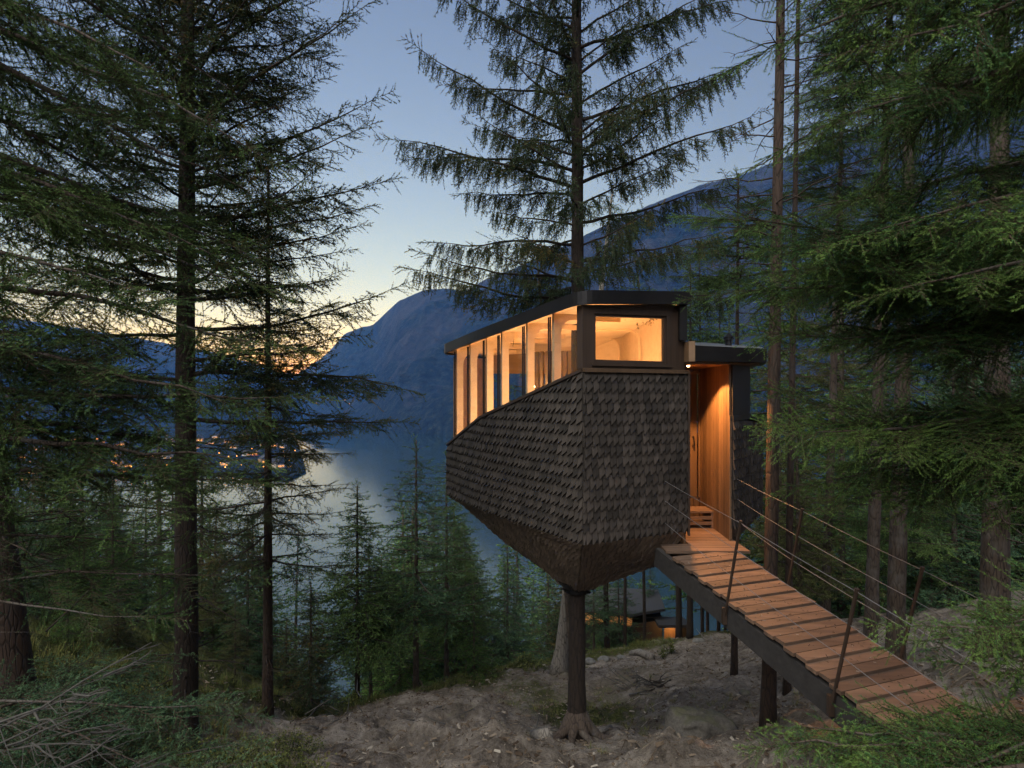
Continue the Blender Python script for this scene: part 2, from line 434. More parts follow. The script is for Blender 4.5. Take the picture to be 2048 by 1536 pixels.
def mountain(name, us, vr, Yr, vs, nu=260, nt_=110, amp=55, seed=0.0, back=1.1):
    uu = np.linspace(us[0], us[-1], nu)
    v_r = np.interp(uu, us, vr) + 2.2 * fbm(uu, uu * 0, 26, 3, .6, seed); y_r = np.interp(uu, us, Yr); v_s = np.interp(uu, us, vs)
    y_s = -LAKE * FPX / (v_s - V0)
    z_r = (V0 - v_r) * y_r / FPX
    x_r = (uu - U0) * y_r / FPX; x_s = (uu - U0) * y_s / FPX
    rows = []
    ts = np.concatenate([np.linspace(-.03, 1, nt_), np.linspace(1.03, 1.9, 24)])
    for t in ts:
        tc = min(t, 1); h = tc ** 0.9
        x = x_s + (x_r - x_s) * t; y = y_s + (y_r - y_s) * t
        z = LAKE + (z_r - LAKE) * h if t <= 1 else z_r - (t - 1) * (z_r - LAKE) * back
        if t < 0: z = np.full(nu, LAKE - 8.0)
        e = max(0, math.sin(min(max(t, 0), 1) * math.pi)) ** .7
        sc = amp * np.clip((z_r - LAKE) / 500, .15, 2)
        gul = fbm(x, y, 420, 5, .55, seed)
        z = z + sc * e * (gul * 2.2 - 1.1 * np.abs(fbm(x + y * .3, y, 190, 3, .5, seed + 3)) + .35 * fbm(x, y, 60, 2, .6, seed + 8))
        rows.append(np.stack([x, y, z], -1))
    A = np.stack(rows)
    o = grid_mesh(A[..., 0], A[..., 1], A[..., 2]).build(name, M['mount'], smooth=True)
    return tag(o, kind="structure")
mountain("mountain_slope",
         [570, 600, 640, 655, 690, 720, 745, 770, 800, 850, 890, 930, 975, 1030, 1100, 1200, 1280, 1400, 1480, 1560, 1640, 1720, 1900, 2200, 2700, 3300],
         [772, 745, 718, 706, 668, 655, 650, 628, 600, 579, 576, 583, 556, 536, 505, 455, 418, 370, 352, 318, 290, 258, 205, 120, 70, 60],
         [4300, 4200, 4050, 4000, 3700, 3500, 3300, 3000, 2700, 2550, 2450, 2300, 2250, 2200, 2150, 2050, 2000, 1950, 1900, 1850, 1800, 1750, 1650, 1500, 1400, 1300],
         [822, 826, 832, 835, 842, 846, 850, 858, 864, 869, 872, 874, 876, 880, 886, 893, 900, 915, 930, 945, 955, 962, 975, 990, 1000, 1010], nu=620, nt_=220, seed=1.0)
mountain("mountain", [-1500, -900, -400, 0, 150, 250, 350, 430, 500, 560, 600], [380, 470, 560, 632, 655, 672, 690, 705, 725, 748, 768],
         [1900, 2100, 2300, 2500, 2700, 2900, 3200, 3500, 3800, 4000, 4200], [900, 885, 872, 866, 864, 862, 860, 858, 852, 842, 830], nu=260, seed=9.0)
mountain("hills", [420, 500, 560, 600, 640, 680, 720, 800], [728, 738, 745, 748, 742, 730, 715, 700], [5000] * 8, [812] * 8, nu=120, nt_=40, amp=30, seed=17.0)

# flat shore where the town stands
def sh(u, Y): return ((u - U0) * Y / FPX, Y)
TOWN = [sh(-700, 640), sh(30, 690), sh(330, 705), sh(470, 690), sh(575, 650), sh(612, 720), sh(600, 1000), sh(570, 1600), sh(0, 1900), sh(-700, 1500)]
tw = MB(); tw.prism(TOWN, LAKE - 5, LAKE + 2.5)
tag(tw.build("shore", M['mount']), kind="structure")

# evening air
m, nt, b = new_mat("evening_air")
nt.nodes.remove(b)
pv = nt.nodes.new("ShaderNodeVolumePrincipled")
pv.inputs["Color"].default_value = (0.08, 0.30, 1.0, 1); pv.inputs["Density"].default_value = 1.2e-4; pv.inputs["Anisotropy"].default_value = 0.0
pv.inputs["Absorption Color"].default_value = (1, 1, 1, 1)
nt.links.new(pv.outputs[0], nt.nodes["Material Output"].inputs["Volume"])
M['air'] = m
hz = MB(); hz.box((0, 2450, 660), (9000, 5700, 1544))
HAZE = tag(hz.build("haze", M['air']), kind="stuff")
# ------------------------------------------------------------------ the treehouse
A3 = np.array; 
TRX, TRY = 1.10, 9.75                                   # the carrying trunk
CAB = empty("treehouse_cabin", "dark shingled treehouse with glowing windows, hung high round the trunk of a living spruce", "treehouse", loc=(TRX, TRY, -3.3))
def cpart(b, name, mat, parent=None, smooth=False):
    """link a mesh given in world coordinates as a part of the cabin"""
    o = b.build(name, mat, parent or CAB, smooth=smooth)
    if parent is None: o.location = (-TRX, -TRY, 3.3)
    return o
pA, pB, pE, pF = (.965, 7.85), (2.63, 8.62), (3.36, 8.76), (4.27, 9.84)
pG3, pG2, pG1, pD, pC = (4.05, 11.7), (1.8, 13.0), (-.55, 12.9), (-1.31, 11.7), (-.54, 10.2)
pBi, pEi = (2.5, 10.35), (3.42, 10.45)
FOLD = -2.08
SILL = {'A': .30, 'B': .30, 'C': -.435, 'D': -1.07, 'G1': -1.15, 'G2': -1.0, 'G3': -.8, 'F': -.50, 'E': -.41}

def shingle_patch(b, q, n0, rows, rs, n1=None, lift=.021, th=.027, slant=.52, edge_top=None):
    """rows of split shingles over a patch; q = bottom-left, bottom-right, top-right, top-left seen from outside.
    edge_top(s) gives the height fraction at which the wall ends (a sloping sill)"""
    q = [A3(k, float) for k in q]
    nrm = np.cross(q[1] - q[0], q[3] - q[0]); nrm /= np.linalg.norm(nrm)
    def at(s, t): return (q[0] * (1 - s) + q[1] * s) * (1 - t) + (q[3] * (1 - s) + q[2] * s) * t
    for r in range(rows):
        t0 = (r - .05) / rows; t1 = (r + 1.25) / rows
        off = rs.random() * .6
        k = -1
        while k < n0 + 1:
            w = 1.0 + .22 * (rs.random() - .5)
            s0 = (k + off) / n0; s1 = s0 + (w * .94) / n0; k += w
            s0c, s1c = max(s0, 0), min(s1, 1)
            if s1c - s0c < .18 / n0: continue
            sl = slant / rows * (1 + .5 * (rs.random() - .5)); jit = .06 / rows * (rs.random() - .5)
            ta, tb = t0 + jit, t0 + jit + sl
            te = t1
            if edge_top is not None:
                lim0, lim1 = edge_top(s0c), edge_top(s1c)
                if min(lim0, lim1) <= ta + .15 / rows: continue
                teA, teB = min(te, lim0), min(te, lim1)
            else: teA = teB = min(te, 1.0)
            if teA <= ta + .002 or teB <= tb + .002: continue
            l0 = lift * (1.6 + .8 * rs.random()); l1 = l0 * .55
            p = [at(s0c, ta) + nrm * l0, at(s1c, tb) + nrm * l1, at(s1c, teB) + nrm * .001, at(s0c, teA) + nrm * .001]
            bk = [x - nrm * th for x in p]
            b.add(np.array(p + bk), [(0, 1, 2, 3), (0, 4, 5, 1), (1, 5, 6, 2), (3, 7, 4, 0)], rs.random() ** .8)

rs = random.Random(5)
def z3(p, z): return (p[0], p[1], z)
# wall facades; each a part of its own
def facade(pl, pr, zl, zr, n, name, th=.10):
    b = MB()
    zt = max(zl, zr); h = zt - FOLD
    rows = max(4, round(h / .147))
    et = lambda s: ((zl * (1 - s) + zr * s) - FOLD) / h
    shingle_patch(b, [z3(pl, FOLD), z3(pr, FOLD), z3(pr, zt), z3(pl, zt)], n, rows, rs, edge_top=et)
    q = [z3(pl, FOLD), z3(pr, FOLD), z3(pr, zr), z3(pl, zl)]
    b.slab(q, th, .0)
    return cpart(b, name, M['shingle'])
facade(pA, pB, SILL['A'], SILL['B'], 17, "shingle_wall")
facade(pC, pA, SILL['C'], SILL['A'], 26, "shingle_wall")
facade(pD, pC, SILL['D'], SILL['C'], 16, "shingle_wall")
facade(pE, pF, SILL['E'], SILL['F'], 13, "shingle_wall", .015)
facade(pF, pG3, SILL['F'], SILL['G3'], 14, "shingle_wall")
facade(pG3, pG2, SILL['G3'], SILL['G2'], 18, "shingle_wall")
facade(pG2, pG1, SILL['G2'], SILL['G1'], 18, "shingle_wall")
facade(pG1, pD, SILL['G1'], SILL['D'], 10, "shingle_wall")
# inverted shingled cone under the fold
ring = [pA, pB, pE, pF, pG3, pG2, pG1, pD, pC]
NZ, NR = -3.24, .31
cb = MB()
def toward(p, k): return (TRX + (p[0] - TRX) * k, TRY + (p[1] - TRY) * k)
def neck(p):
    d = A3(p) - A3((TRX, TRY)); d = d / np.linalg.norm(d) * NR; return (TRX + d[0], TRY + d[1])
for i in range(len(ring)):
    l, r = ring[i], ring[(i + 1) % len(ring)]
    fo = -2.36 if (l, r) == (pB, pE) else FOLD + .02
    n = max(5, int(np.hypot(l[0] - r[0], l[1] - r[1]) / .11))
    # a bowl in three stages; the lower edge of each is the inner one
    zs1 = lambda p: -2.40 if p in (pB, pE) else -2.21
    st = [(l, r, fo, fo), (toward(l, .87), toward(r, .87), zs1(l), zs1(r)), (toward(l, .50), toward(r, .50), -2.80, -2.80), (neck(l), neck(r), NZ, NZ)]
    if (l, r) == (pE, pF): st[1] = ((3.44, 9.05), st[1][1], -2.40, st[1][3])
    for j, rows_ in enumerate((3, 8, 6)):
        (a0, a1, za0, za1), (b0, b1, zb0, zb1) = st[j], st[j + 1]
        shingle_patch(cb, [z3(b0, zb0), z3(b1, zb1), z3(a1, za1), z3(a0, za0)], max(5, int(n * (1, .9, .6)[j])), rows_, rs, lift=.018)
        cb.add([z3(b0, zb0), z3(b1, zb1), z3(a1, za1), z3(a0, za0)], [(0, 1, 2, 3)], .1)
cpart(cb, "shingle_underside", M['shingle_under'])
cb = MB(); cb.tube([(TRX, TRY, NZ + .06), (TRX, TRY, NZ - .05)], [.335, .24], 20); cb.tube([(TRX, TRY, NZ - .05), (TRX, TRY, NZ - .12)], [.225, .225], 20)
for k in range(8):
    a = k * math.pi / 4; cb.tube([(TRX + .22 * math.cos(a), TRY + .22 * math.sin(a), NZ - .085), (TRX + .28 * math.cos(a), TRY + .28 * math.sin(a), NZ - .085)], .018, 6)
cpart(cb, "steel_collar", M['metal'])

# roof heights over the plan
RZ = {'A': 1.38, 'B': 1.485, 'C': 1.10, 'D': .965, 'G1': .95, 'G2': 1.1, 'BK': 1.35}
def out(p, q, r, o):
    """offset corner q of path p-q-r outwards (right-hand side of travel) by o"""
    p, q, r = A3(p), A3(q), A3(r)
    d1 = (q - p) / np.linalg.norm(q - p); d2 = (r - q) / np.linalg.norm(r - q)
    n1 = A3([d1[1], -d1[0]]); n2 = A3([d2[1], -d2[0]]); n = n1 + n2; n /= np.linalg.norm(n)
    return q + n * o / max(.4, np.dot(n, n1))
# path along the eaves, outside on the right: D -> C -> A -> B
pBr = (2.60, 8.57)
pBK = (2.45, 12.7)
loop = [('G1', pG1), ('D', pD), ('C', pC), ('A', pA), ('B', pBr), ('BK', pBK), ('G2', pG2)]
eave = []
for i, (k, p) in enumerate(loop):
    o = .10 if k not in ('B', 'BK') else .0
    pp, nn = loop[i - 1][1], loop[(i + 1) % len(loop)][1]
    if k == 'B': q = A3(pBr) + A3([.02, -.12])
    elif k == 'BK': q = A3(pBK)
    else: q = out(pp, p, nn, o)
    eave.append((k, q, RZ[k]))
# round the visible corners
def rounded(ev, radii):
    res = []
    for i, (k, q, z) in enumerate(ev):
        r = radii.get(k, 0)
        if not r: res.append((*q, z)); continue
        p0, z0 = ev[i - 1][1], ev[i - 1][2]; p1, z1 = ev[(i + 1) % len(ev)][1], ev[(i + 1) % len(ev)][2]
        l0, l1 = np.linalg.norm(q - p0), np.linalg.norm(p1 - q)
        a = A3([*(q + (p0 - q) * r / l0), z + (z0 - z) * r / l0]); c = A3([*(q + (p1 - q) * r / l1), z + (z1 - z) * r / l1]); m_ = A3([*q, z])
        for t in np.linspace(0, 1, 7): res.append(tuple((1 - t) ** 2 * a + 2 * t * (1 - t) * m_ + t * t * c))
    return res
EAVE = rounded(eave, {'A': .26, 'C': .45, 'D': .22})
rb = MB()
n = len(EAVE); E = A3(EAVE)
cen = E.mean(0)
FH = .185
def inset(pts, d):
    c = pts[:, :2].mean(0); o = pts.copy(); v = pts[:, :2] - c; L = np.linalg.norm(v, axis=1)[:, None]; o[:, :2] = c + v * (1 - d / L); return o
top = E.copy(); bot = E.copy(); bot[:, 2] -= FH
ti = inset(E, .06); ti2 = ti.copy(); ti2[:, 2] -= .03
bi = inset(bot, .05); bi2 = bi.copy(); bi2[:, 2] += .03
vv = np.concatenate([bot, top, ti, ti2, bi, bi2])
ff = []
for i in range(n):
    j = (i + 1) % n
    ff += [(i, j, n + j, n + i), (n + i, n + j, 2 * n + j, 2 * n + i), (2 * n + i, 2 * n + j, 3 * n + j, 3 * n + i), (j, i, 4 * n + i, 4 * n + j), (4 * n + j, 4 * n + i, 5 * n + i, 5 * n + j)]
rb.add(vv, ff)
# membrane as a fan
rb.add(np.concatenate([ti2, [[cen[0], cen[1], cen[2] + .03]]]), [(i, (i + 1) % n, n) for i in range(n)], 0, 1)
ROOF = cpart(rb, "roof", [M['metal'], M['lead']])
# ceiling of pale timber (also the soffit)
sb = MB(); cl = bi2.copy(); cl[:, 2] += .004
sb.add(np.concatenate([cl, [[cen[0], cen[1], cen[2] - FH + .045]]]), [((i + 1) % n, i, n) for i in range(n)], .5)
cpart(sb, "ceiling", M['ply'])
# the raised roof's end turns down beside the lower roof
eb = MB(); q0 = A3(P(1357.5, 583, 8.52)); q1 = A3(P(1372, 583, 8.52))
eb.prism([(q0[0], 8.47), (q1[0], 8.47), (q1[0], 12.4), (q0[0] + .02, 12.4)], P(0, 680, 8.47)[2], 1.30)
cpart(eb, "roof_end_cladding", M['metal'])

# lower entrance roof
lb = MB()
zf0, zf1 = P(0, 722, 8.33)[2], P(0, 691, 8.33)[2]
lp = [(2.66, 8.33), (3.88, 8.76), (4.3, 9.9), (4.0, 11.9), (2.50, 12.3), (2.60, 9.3)]
ztop = [zf1, zf1 - .015, zf1 + .10, zf1 + .34, zf1 + .36, zf1 + .1]
lb.prism(lp, [zf0, zf0, zf0, zf0, zf0, zf0], ztop)
lrf = cpart(lb, "entrance_roof", M['metal'])
lb = MB(); c_ = A3(lp).mean(0)
tp = [((x - c_[0]) * .97 + c_[0], (y - c_[1]) * .97 + c_[1]) for x, y in lp]
lb.prism(tp, [z - .05 for z in ztop], [z + .008 for z in ztop])
cpart(lb, "roof_membrane", M['lead'])
lb = MB()   # timber-lined left edge of the entrance roof and its soffit
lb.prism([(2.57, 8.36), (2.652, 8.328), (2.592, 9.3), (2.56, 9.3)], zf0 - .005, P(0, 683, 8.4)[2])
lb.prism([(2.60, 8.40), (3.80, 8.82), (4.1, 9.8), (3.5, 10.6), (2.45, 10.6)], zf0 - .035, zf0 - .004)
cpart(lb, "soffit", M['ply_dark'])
lb = MB(); fx, fy, fz = P(1457, 690, 9.9)
lb.tube([(fx, fy, fz - .15), (fx, fy, fz + .10)], .055, 12); lb.tube([(fx, fy, fz + .13), (fx, fy, fz + .2)], [.10, .02], 12); lb.tube([(fx, fy, fz + .09), (fx, fy, fz + .135)], .085, 12)
cpart(lb, "flue_cap", M['metal'])

# black clad wall over the right-hand shingles
kb = MB()
mM = A3(pE) * .42 + A3(pF) * .58
kb.prism([pE, tuple(mM), (mM[0] - .3, mM[1] + 1.6), (3.5, 10.45)], [SILL['E'] + .03] * 4, zf0 - .004)
kb.slab([z3(A3(pE) + (.01, -.012), SILL['E'] - .02), z3(mM + (.01, -.012), SILL['E'] - .02), z3(mM + (.01, -.012), SILL['E'] + .06), z3(A3(pE) + (.01, -.012), SILL['E'] + .06)], .05)
cpart(kb, "black_cladding", M['black'])
# sill capping
tb = MB()
def strip(p, q, zp, zq, w=.10, h=.045, proud=.035):
    p, q = A3(p), A3(q); d = (q - p) / np.linalg.norm(q - p); nn = A3([d[1], -d[0]])
    a, c = p + nn * proud, q + nn * proud; e, f = q - nn * w, p - nn * w
    tb.prism([a, c, e, f], [zp - h * .4, zq - h * .4, zq - h * .2, zp - h * .2], [zp + h * .6, zq + h * .6, zq + h, zp + h])
strip(pD, pC, SILL['D'], SILL['C']); strip(pC, pA, SILL['C'], SILL['A'])
cpart(tb, "sill", M['frame'])
tb = MB(); strip(pA, (2.64, 8.625), SILL['A'], SILL['B'] , .12, .05, .05); cpart(tb, "sill", M['board'])
tb = MB(); strip(mM, pF, SILL['E'] - .01, SILL['F'], .2, .05, .03); strip(pF, pG3, SILL['F'], SILL['G3'], .2); cpart(tb, "sill", M['metal'])

# ----- picture window in the front-right wall
def lerp(p, q, t): return (p[0] + (q[0] - p[0]) * t, p[1] + (q[1] - p[1]) * t)
wd = (A3(pB) - A3(pA)) / np.linalg.norm(A3(pB) - A3(pA)); wn_ = A3([wd[1], -wd[0]])
ABL = np.linalg.norm(A3(pB) - A3(pA))
def onAB(s, z, o=0.0): return A3([*(A3(pA) + wd * s + wn_ * o), z])
wz0, wzt0, wzt1 = .335, 1.20, 1.295
def s_at(u, off=0.0):      # distance along A-B seen at photo column u
    k = (u - U0) / FPX
    ax, ay = A3(pA) + wn_ * off
    return (k * ay - ax) / (wd[0] - k * wd[1])
gL, gR = s_at(1187, -.03), s_at(1331, -.03)
gz0, gzL, gzR = P(0, 725, 8.1)[2], P(0, 628, 8.0)[2], P(0, 633, 8.5)[2]
fr = MB()
oL, oR = -.0, ABL - .05
fr_q = lambda a, z0a, z1a, c, z0c, z1c, o=0, th=.1, mb=None: (mb or fr).slab([onAB(a, z0a, o), onAB(c, z0c, o), onAB(c, z1c, o), onAB(a, z1a, o)], th)
fr_q(oL, wz0, wzt0, gL, wz0, wzt0 + .01)
fr_q(gR, wz0, wzt1, oR, wz0, wzt1)
fr_q(gL, wz0, gz0, gR, wz0, gz0); fr_q(gL, gzL, wzt0 + .01, gR, gzR, wzt1)
WIN = cpart(fr, "picture_window", M['frame'])
g = MB()   # inner casing, a lighter stepped frame
w_ = .035
fr_q(gL, gz0, gzL, gL + w_, gz0, gzL, -.03, .05, g); fr_q(gR - w_, gz0, gzR, gR, gz0, gzR, -.03, .05, g)
fr_q(gL + w_, gz0, gz0 + w_, gR - w_, gz0, gz0 + w_, -.03, .05, g); fr_q(gL + w_, gzL - w_, gzL, gR - w_, gzR - w_, gzR, -.03, .05, g)
fr_q(gL - .06, wz0 + .035, wz0 + .06, gR + .08, wz0 + .035, wz0 + .06, .03, .03, g)
c = cpart(g, "window_frame", M['frame'], WIN)
g = MB(); fr_q(gL + .01, gz0 + .01, gzL - .01, gR - .01, gz0 + .01, gzR - .01, -.055, .012, g); cpart(g, "pane", M['glass'], WIN)

# ----- ribbon of tall panes down the left flank, timber fins between them
def flank(p, q, u):        # point on p->q that photo column u shows
    k = (u - U0) / FPX; d = A3(q) - A3(p)
    t = (k * p[1] - p[0]) / (d[0] - k * d[1]); return t
def eave_z(t_c):           # underside of roof along D->C->A, 0..1..2
    return np.interp(t_c, [0, 1, 2], [RZ['D'] - FH + .01, RZ['C'] - FH + .01, RZ['A'] - FH + .01])
def sill_z(t_c): return np.interp(t_c, [0, 1, 2], [SILL['D'] + .03, SILL['C'] + .03, SILL['A'] + .03])
def fl_pt(tc, o=0.0):
    p, q = (pD, pC) if tc <= 1 else (pC, pA); t = tc if tc <= 1 else tc - 1
    p, q = A3(p), A3(q); d = (q - p) / np.linalg.norm(q - p); nn = A3([d[1], -d[0]])
    return p + (q - p) * t + nn * o
cuts = [0.0 + .02, flank(pD, pC, 932), 1.0] + [1 + flank(pC, pA, u) for u in (993, 1042.7, 1094.3)] + [2 - .035]
cuts[0] = max(.0, flank(pD, pC, 905.5))
for i in range(len(cuts) - 1):
    a, c = cuts[i], cuts[i + 1]
    seg0 = min(a, c) < 1 and i < 2
    e = .008
    pa, pc = fl_pt(a + e if not (i == 2) else 1.0001 + e, -.04), fl_pt(c - e if not i == 1 else .9999 - e, -.04)
    g = MB(); g.slab([z3(pa, sill_z(a)), z3(pc, sill_z(c)), z3(pc, eave_z(c)), z3(pa, eave_z(a))], .012)
    pane = cpart(g, "window", M['glass'])
    for t, pt in ((a, pa), (c, pc)):
        g = MB(); g.box((pt[0], pt[1], (sill_z(t) + eave_z(t)) / 2), (.022, .03, eave_z(t) - sill_z(t) - .004))
        cpart(g, "mullion", M['metal'], pane)
# corner post between ribbon and picture window
g = MB(); ca = A3(pA)
g.prism([fl_pt(2 - .045, -.0), tuple(ca + A3([.0, -.004])), onAB(.03, 0)[:2], onAB(.03, 0, -.12)[:2], fl_pt(2 - .045, -.12)], SILL['A'] + .03, 1.195)
cpart(g, "corner_post", M['frame'])
# timber fins: deep pale frames standing square to the glass, rounded where they meet the ceiling
def fin(tc, depth=.135, th=.045):
    p, q = (pD, pC) if tc <= 1 else (pC, pA)
    d = (A3(q) - A3(p)); d /= np.linalg.norm(d); nn = A3([-d[1], d[0]])
    o = fl_pt(tc, -.065); zs, ze = sill_z(tc) - .25, eave_z(tc) + .05
    prof = [(0, zs), (depth, zs), (depth, ze - .30)]
    for a in np.linspace(0, math.pi / 2, 7)[1:]: prof.append((depth + .22 * (1 - math.cos(a)), ze - .30 + .22 * math.sin(a)))
    prof += [(depth + 1.2, ze - .05), (depth + 1.2, ze + .02), (0, ze + .02)]
    g = MB(); k = len(prof)
    v = [(*(o + nn * x + d * s), z) for s in (0, th) for x, z in prof]
    g.add(v, [tuple(range(k)), tuple(range(2 * k - 1, k - 1, -1))] + [(i, k + i, k + (i + 1) % k, (i + 1) % k) for i in range(k)], .55 + .2 * rs.random())
    cpart(g, "timber_fin", M['ply'])
for t in cuts[:-1]: fin(t + .012)

# ----- interior shell
ib = MB()
IN = .14
floor = [A3(p) + (A3((1.3, 10.6)) - A3(p)) * .05 for p in (pA, (2.45, 8.7), (2.42, 10.6), (3.5, 10.7), (3.6, 9.4), pF, pG3, pG2, pG1, pD, pC)]
ib.prism([tuple(p) for p in floor], -2.02, -1.95); 
cpart(ib, "floor", M['ply'])
ib = MB()
def iwall(p, q, z0p, z1p, z0q, z1q, tone):
    p, q = A3(p), A3(q)
    ib.slab([z3(p, z0p), z3(q, z0q), z3(q, z1q), z3(p, z1p)], .03, tone)
ins = lambda p: tuple(A3(p) + (A3((1.3, 10.6)) - A3(p)) / np.linalg.norm(A3((1.3, 10.6)) - A3(p)) * .16)
iA, iB, iC, iD, iG1, iG2, iBK = [ins(p) for p in (pA, pB, pC, pD, pG1, pG2, pBK)]
iwall(ins(pB), iA, -1.95, .28, -1.95, .28, .5)            # under the picture window
iwall(iA, iC, -1.95, .26, -1.95, -.47, .5); iwall(iC, iD, -1.95, -.47, -1.95, -1.1, .5)
iwall(iD, iG1, -1.95, -1.15, -1.95, -1.15, .5); 
cpart(ib, "inner_wall", M['ply']); ib = MB()
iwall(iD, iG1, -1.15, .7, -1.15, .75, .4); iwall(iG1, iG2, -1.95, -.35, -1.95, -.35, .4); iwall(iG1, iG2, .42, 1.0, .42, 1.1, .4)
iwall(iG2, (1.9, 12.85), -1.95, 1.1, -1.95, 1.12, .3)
cpart(ib, "inner_wall", M['ply_dark']); ib = MB()  # browner than the other walls: dimness behind the fins painted in
# end wall and long right-hand wall of pale plywood
iwall(iG2, iBK, -1.95, 1.1, -1.95, 1.25, .6)
mid1, mid2 = lerp(iBK, (2.47, 8.75), .34), lerp(iBK, (2.47, 8.75), .67)
iwall(iBK, mid1, -1.95, 1.25, -1.95, 1.28, .62); iwall(mid1, mid2, -1.95, 1.28, -1.95, 1.29, .5); iwall(mid2, (2.47, 8.72), -1.95, 1.29, -1.95, 1.3, .58)
cpart(ib, "inner_wall", M['ply'])
# slim ribs on the right-hand wall with curved heads running on along the ceiling
for mp in ((iBK[0] - .02, iBK[1] - .06), (2.40, 10.7)):
    ib = MB(); path = [(mp[0] - .03, mp[1], -1.94), (mp[0] - .03, mp[1], .95)] + [(mp[0] - .03 - .22 * (1 - math.cos(t)), mp[1], .95 + .22 * math.sin(t)) for t in np.linspace(.25, math.pi / 2, 6)] + [(mp[0] - 1.5, mp[1], 1.13)]
    for k in range(len(path) - 1): ib.beam(path[k], A3(path[k + 1]) + (A3(path[k + 1]) - A3(path[k])) * .002, .03, .032, up=(0, 1, 0), tone=.9)
    cpart(ib, "wall_rib", M['ply'])
# slatted curved screen and dark niche behind it
ib = MB()
for k in range(15):
    a = math.radians(190 + k * 11.5); cx_, cy_ = .86, 11.3
    ib.box((cx_ + .52 * math.cos(a), cy_ + .52 * math.sin(a), -.6), (.055, .055, 2.75), Matrix.Rotation(a, 3, 'Z'), rs.random())
cpart(ib, "slatted_screen", M['board'])
ib = MB(); ib.box((.35, 12.2, -1.2), (.9, .5, 1.4), None, .2); ib.box((.35, 12.2, -.48), (.96, .56, .04), None, .5); cpart(ib, "kitchen_cupboard", M['board'])
# globe wall lamp low by the third fin
lx, ly, lz = P(1066, 773, 10.6)
ib = MB(); a_ = np.linspace(0, math.pi, 9)
for i in range(8): pass
ib.tube([(lx, ly, lz + .035 * math.cos(t)) for t in np.linspace(0.1, math.pi - .1, 9)], [.035 * math.sin(t) for t in np.linspace(0.1, math.pi - .1, 9)], 12)
lamp = cpart(ib, "lamp_globe", M['bulb'], smooth=True)
ib = MB(); ib.tube([(lx, ly, lz + .03), (lx, ly + .02, lz + .12), (lx, ly + .12, lz + .14)], .008, 6); cpart(ib, "lamp_arm", M['metal'], lamp)

def light(name, typ, loc, energy, col, size=.1, target=None, **kw):
    d = bpy.data.lights.new(name, typ); d.energy = energy; d.color = col
    if typ == 'AREA': d.size = size
    else: d.shadow_soft_size = size
    for k, v in kw.items(): setattr(d, k, v)
    o = bpy.data.objects.new(name, d); COL.objects.link(o); o.location = loc
    if target is not None: o.rotation_euler = (Vector(target) - Vector(loc)).to_track_quat('-Z', 'Y').to_euler()
    return o
WARM = (1.0, 0.60, 0.28)
light("lamp_light", 'POINT', (lx, ly - .02, lz + .09), .7, WARM, .06)
# lamps on slim posts, added unseen below the sills to brighten the room
for (x, y, z, e) in ((1.35, 9.3, -.75, 9.5), (1.75, 10.9, -.75, 5.0), (.25, 10.2, -1.3, 5.4)):
    ib = MB(); ib.tube([(x, y, -1.95), (x, y, -1.92)], [.12, .12], 16); ib.tube([(x, y, -1.92), (x, y, z - .12)], .012, 6); ib.tube([(x, y, z - .12), (x, y, z - .07), (x, y, z - .03)], [.03, .07, .06], 12)
    cpart(ib, "added_lamp", M['shade'])
    light("added_lamp_light", 'POINT', (x, y, z + .12), e, WARM, .10)

# ----- entrance recess: board wall, door, downlight, step
def boards(pl, pr, z0, z1, name, mat, w=.115, th=.03, parent=None, n=None):
    pl, pr = A3(pl), A3(pr); L = np.linalg.norm(pr - pl); n = n or max(1, round(L / w)); b = MB()
    for k in range(n):
        a, c = pl + (pr - pl) * (k / n), pl + (pr - pl) * ((k + 1) / n)
        g = (pr - pl) / L * .004
        b.slab([z3(a + g, z0), z3(c - g, z0), z3(c - g, z1), z3(a + g, z1)], th * (1 - .15 * (k % 2)), rs.random())
    b.slab([z3(pl, z0 + .01), z3(pr, z0 + .01), z3(pr, z1 - .01), z3(pl, z1 - .01)], .07, .0) if False else None
    return cpart(b, name, mat, parent)
zt_ = zf0 - .036
boards((3.385, 10.45), (3.325, 8.80), -2.262, zt_, "board_wall", M['board'], .125)
boards((2.62, 8.66), (2.5, 10.35), -2.30, zt_, "board_wall", M['board'], .125)
dz0, dz1 = P(0, 994, 10.4)[2], P(0, 748, 10.4)[2]
boards((2.5, 10.37), (3.42, 10.42), dz1 + .04, zt_, "board_wall", M['board'], .125)
boards((2.5, 10.37), (3.42, 10.42), -2.30, dz0 - .02, "board_wall", M['board'], .125)
DOOR = boards((2.55, 10.385), (3.36, 10.43), dz0, dz1, "door", M['board'], .13, .045)
b = MB(); b.tube([(3.27, 10.33, -.95), (3.27, 10.33, -.80)], .012, 8); b.tube([(3.27, 10.33, -.95), (3.27, 10.41, -.95)], .01, 6); b.tube([(3.27, 10.33, -.80), (3.27, 10.41, -.80)], .01, 6)
cpart(b, "handle", M['metal'], DOOR)
b = MB(); b.box((3.39, 10.385, (dz0 + dz1) / 2), (.05, .06, dz1 - dz0), None, .8); b.box((2.95, 10.385, dz1 + .02), (.92, .06, .038), None, .8)
cpart(b, "door_frame", M['board'])
